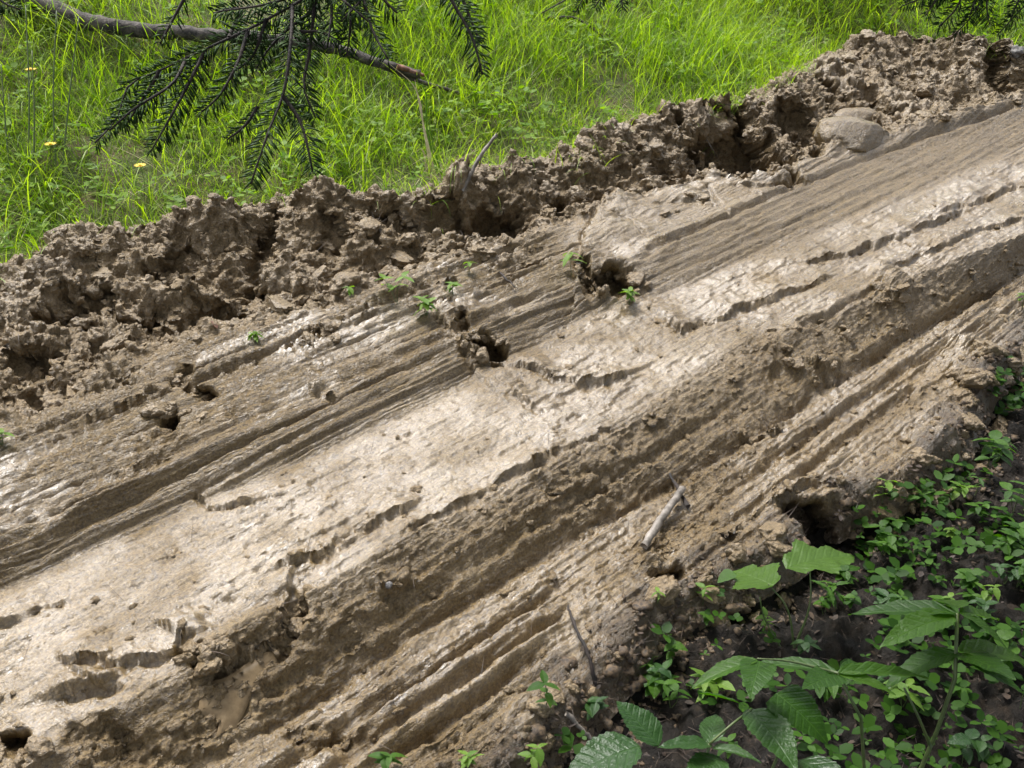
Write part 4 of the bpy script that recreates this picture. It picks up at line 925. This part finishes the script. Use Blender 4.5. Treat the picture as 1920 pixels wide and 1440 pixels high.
def conifer(name, label, base, height, hero_twigs, limbs, seed):
    rnd = random.Random(seed); e = empty(name, base); tag(e, label, 'tree')
    n = 16; P = [Vector(base) + Vector((math.sin(i * .7) * .02, math.cos(i * .9) * .02, -.1 + (height + .1) * i / (n - 1))) for i in range(n)]
    V, Fc = tube_arrays(P, [.13 * (1 - .93 * i / (n - 1)) for i in range(n)], 12, .05, seed); polys('trunk', [Vector(a) - e.location for a in V], Fc, DARKBARK, e)
    # foliage of the whole crown: sprays along limbs
    acc = ([], []); tint = []
    for (z, az, L, dz) in limbs:
        p0 = Vector(base) + Vector((0, 0, z)); dr = Vector((math.cos(az), math.sin(az), 0)); pts = [p0, p0 + dr * L * .5 + Vector((0, 0, dz * .35)), p0 + dr * L + Vector((0, 0, dz))]
        Q = smooth_path(pts, 12); V, Fc = tube_arrays(Q, list(np.linspace(.022, .004, 12)), 5); polys('branch', [Vector(a) - e.location for a in V], Fc, DARKBARK, e)
        for k in range(int(L * 210)):
            t = rnd.uniform(.12, 1); c = Vector(Q[int(t * 11)]); sg = rnd.choice((-1, 1)); sd_ = Vector((-dr.y, dr.x, 0)) * sg
            tl = rnd.uniform(.15, .42) * (1.15 - .5 * t); d2 = (sd_ * rnd.uniform(.5, 1) + dr * rnd.uniform(.2, .7) + Vector((0, 0, rnd.uniform(-.6, .15)))).normalized()
            w_ = d2.cross(Vector((rnd.uniform(-.4, .4), rnd.uniform(-.4, .4), 1))).normalized() * .028
            m_ = 5
            for j in range(m_):
                a = c + d2 * tl * j / m_; b_ = c + d2 * tl * (j + 1.0) / m_; q = len(acc[0]); sc = 1 - .5 * j / m_
                acc[0].extend([tuple(a), tuple(a + d2 * .02 + w_ * sc), tuple(b_), tuple(a + d2 * .02 - w_ * sc)]); acc[1].extend([(q, q + 1, q + 2), (q, q + 2, q + 3)]); tint.extend([rnd.random()] * 4)
    if acc[0]:
        o = polys('foliage', [Vector(a) - e.location for a in acc[0]], acc[1], NEEDLE, e); at = o.data.attributes.new('tint', 'FLOAT', 'POINT'); at.data.foreach_set('value', np.array(tint, dtype=np.float32)); tag(o, kind='stuff')
    # the twigs one sees
    for tw in hero_twigs:
        pts = [p if isinstance(p, Vector) else px_depth(*p) for p in tw['p']]; L = sum((Vector(b) - Vector(a)).length for a, b in zip(pts[:-1], pts[1:]))
        Q = smooth_path(pts, max(10, int(L * 70))); r0 = tw.get('r', .0022); V, Fc = tube_arrays(Q, list(np.linspace(r0, .0009, len(Q))), 6, .12, seed)
        t = polys('twig', [Vector(a) - e.location for a in V], Fc, DARKBARK, e)
        if tw.get('n', 1):
            acc = ([], []); tint = []; i0 = int(tw.get('from', 0) * len(Q)); needles_on(Q[i0:], tw.get('L', .021), tw.get('d', 400), acc, tint, rnd)
            o = polys('needles', [Vector(a) - e.location for a in acc[0]], acc[1], TWIGN, t); at = o.data.attributes.new('tint', 'FLOAT', 'POINT'); at.data.foreach_set('value', np.array(tint, dtype=np.float32)); tag(o, kind='stuff')
    return e
D = 1.05
HT = [dict(p=[Vector((-.75, -.45, 2.35)), Vector((-.5, .2, 2.1)), (760,-190,.95), (640,-50,1.0), (545,12,D), (465,55,D), (400,85,D), (300,132,D), (242,160,D), (220,220,D), (178,268,D-.02)], r=.007, **{'from': .62}),
 dict(p=[(385,93,D),(352,160,D-.01),(322,215,D-.02),(282,286,D-.03)]), dict(p=[(465,57,D),(440,130,D-.02),(402,190,D-.02),(372,214,D-.02)]),
 dict(p=[(548,8,D),(545,80,D-.03),(530,180,D-.04),(508,235,D-.05),(470,345,D-.06)], L=.023), dict(p=[(530,180,D-.04),(560,222,D-.04),(576,272,D-.05),(586,322,D-.05)]),
 dict(p=[(484,200,D+.02),(455,240,D+.02),(425,262,D+.02)], L=.014), dict(p=[(592,-10,D),(580,100,D+.01),(570,165,D),(592,222,D)]), dict(p=[(655,-20,D),(657,50,D),(650,105,D)], L=.017),
 dict(p=[(680,-10,D),(700,60,D-.02),(728,112,D-.03)], L=.02), dict(p=[(825,-40,D),(852,10,D),(885,70,D),(905,140,D)], L=.022), dict(p=[(860,-20,D+.03),(880,30,D+.03),(900,80,D+.03)], L=.018), dict(p=[(352,-15,D),(325,35,D),(300,82,D)], L=.016, d=220),
 dict(p=[(620,-30,D),(622,20,D),(615,75,D-.03)]), dict(p=[(700,-30,D),(725,5,D),(745,25,D)]), dict(p=[(430,70,D),(445,15,D+.03),(400,25,D+.04)], L=.02), dict(p=[(500,35,D),(470,110,D+.01),(430,140,D+.02)], L=.02), dict(p=[(350,108,D),(320,160,D-.03),(250,205,D-.04),(205,245,D-.04)], L=.018), dict(p=[(300,132,D),(265,190,D),(232,240,D)], L=.017),
 dict(p=[(640,-45,D),(560,-10,D),(490,10,D),(420,20,D)], L=.02), dict(p=[(640,-45,1.0),(680,-10,D),(640,40,D-.03)], L=.021), dict(p=[(760,-190,.95),(800,-60,D),(825,-40,D)], n=0), dict(p=[(640,-50,1.0),(660,-30,D),(700,-30,D)]), dict(p=[(600,-30,D),(655,10,D-.05),(690,40,D-.05)], L=.02), dict(p=[(560,60,D),(600,60,D),(640,80,D)], L=.018), dict(p=[(600,10,D+.03),(540,55,D+.03),(505,90,D+.03),(480,130,D+.03)], L=.02)]
HT += [dict(p=[(-120,-120,1.1),(-40,-40,1.1),(5,5,1.1),(38,18,1.1)], L=.02, r=.003), dict(p=[(-40,-40,1.1),(-15,15,1.1),(-5,30,1.1)], L=.018)]
conifer('conifer', 'conifer with drooping dark needle twigs hanging before the fallen branch', Vector((-.95, -.55, -.05)), 9, HT, [(z, az, L, dz) for z, az, L, dz in
   [(2.35, .9, 1.3, .05), (2.6, 2.2, 1.5, -.1), (2.7, 3.6, 1.5, -.1), (2.5, 5.2, 1.4, -.1), (3.1, 1.6, 1.6, .0), (3.3, .2, 1.7, .0), (3.4, 4.4, 1.6, 0), (3.9, 1.0, 1.6, .0), (4.0, 2.6, 1.5, 0), (4.6, .4, 1.5, .1), (4.7, 1.9, 1.4, .1), (5.4, 1.2, 1.2, .1), (5.5, 5.0, 1.2, .1), (6.3, .6, 1.0, .1), (6.4, 3.0, 1.0, .1), (7.2, 1.5, .8, .1)]], 5)
D2 = 1.6
HR = [dict(p=[Vector((1.8, .35, 2.05)), Vector((1.55, .8, 1.78)), (1900,-160,D2), (1840,-30,D2), (1835,10,D2), (1790,65,D2)], r=.005, L=.026, **{'from': .7}), dict(p=[(1900,-160,D2),(1980,-40,D2),(1920,12,D2),(1870,66,D2)], L=.024), dict(p=[(1840,-30,D2),(1760,-5,D2),(1735,30,D2)], L=.024), dict(p=[(1800,-20,D2),(1720,0,D2),(1690,12,D2)], L=.022), dict(p=[(1860,-40,D2),(1850,10,D2),(1855,45,D2)], L=.024), dict(p=[(1810,-20,D2),(1790,20,D2),(1760,50,D2)], L=.024), dict(p=[(1940,-60,D2),(1910,0,D2),(1895,35,D2)], L=.022), dict(p=[(1875,-40,D2),(1830,0,D2),(1815,40,D2)], L=.024),
 dict(p=[Vector((1.55, .8, 1.78)), (1300,-160,D2), (1180,-50,D2), (1095,-5,D2), (1080,22,D2)], L=.02, r=.003, **{'from': .85}), dict(p=[(1180,-50,D2),(1165,-10,D2),(1168,18,D2)], L=.02), dict(p=[(1120,-30,D2),(1060,0,D2),(1015,25,D2)], n=0, r=.0016), dict(p=[(1150,-40,D2),(1130,-10,D2),(1115,14,D2)], L=.02)]
LB = [(z, az, L * (1.4 if 1.3 < az < 2.5 else 1), dz) for z, az, L, dz in [(2.25, 2.16, 1.8, .1), (2.35, 2.38, 1.85, .1), (2.3, 1.92, 1.8, .1), (2.5, 2.27, 2.0, .1), (2.6, 2.05, 2.0, .1), (2.7, 1.7, 1.8, .1), (3.2, 2.3, 2.1, .1), (3.7, 1.9, 2.0, .1), (2.3, 2.2, 1.9, .1), (2.5, 1.75, 1.7, .15), (2.4, 2.8, 1.8, .1), (2.9, 2.0, 2.2, .1), (2.8, 1.4, 1.8, .1), (3.0, 3.3, 1.6, 0), (3.4, 2.4, 2.2, .1), (3.5, 1.7, 2.0, .1), (3.9, 2.1, 2.0, .1), (4.0, 2.8, 1.8, .1), (4.4, 1.5, 1.8, .1), (4.6, 2.3, 1.8, .1), (5.2, 2.0, 1.6, .1), (5.3, 1.2, 1.4, .1), (3.2, 4.6, 1.6, 0), (4.2, 5.4, 1.6, 0), (6.0, 2.2, 1.3, .1), (6.1, .6, 1.2, .1), (7.0, 1.8, 1.0, .1), (3.0, .5, 1.6, 0), (3.8, 1.0, 1.6, .1)]]  # limbs above the view, added and lengthened to shade the near bank
conifer('conifer', 'conifer whose needle twigs hang over the far end of the mud bank', Vector((1.8, .35, -.05)), 9.5, HR, LB, 8)

conifer('conifer', 'added unseen conifer with low limbs shading the forest floor on the plant side', Vector((3.5, 2.0, -.05)), 8, [], [(z, az, L, -.15) for z, az, L in [(.9, 3.3, 1.3), (1.1, 2.6, 1.2), (1.3, 3.8, 1.4), (1.5, 3.1, 1.5), (1.8, 2.5, 1.4), (1.9, 3.6, 1.6), (2.2, 3.0, 1.7), (2.4, 4.3, 1.5), (2.6, 3.4, 1.8), (3.0, 2.6, 1.7), (3.2, 3.8, 1.7), (3.6, 3.1, 1.8), (4.0, 3.5, 1.6), (4.4, 2.8, 1.5), (5.0, 3.3, 1.3), (5.6, 4.0, 1.1), (2.8, 5.5, 1.3), (3.4, .8, 1.3), (4.6, 1.8, 1.2)]], 11)  # stands out of view, added to block the sky and deepen the shade
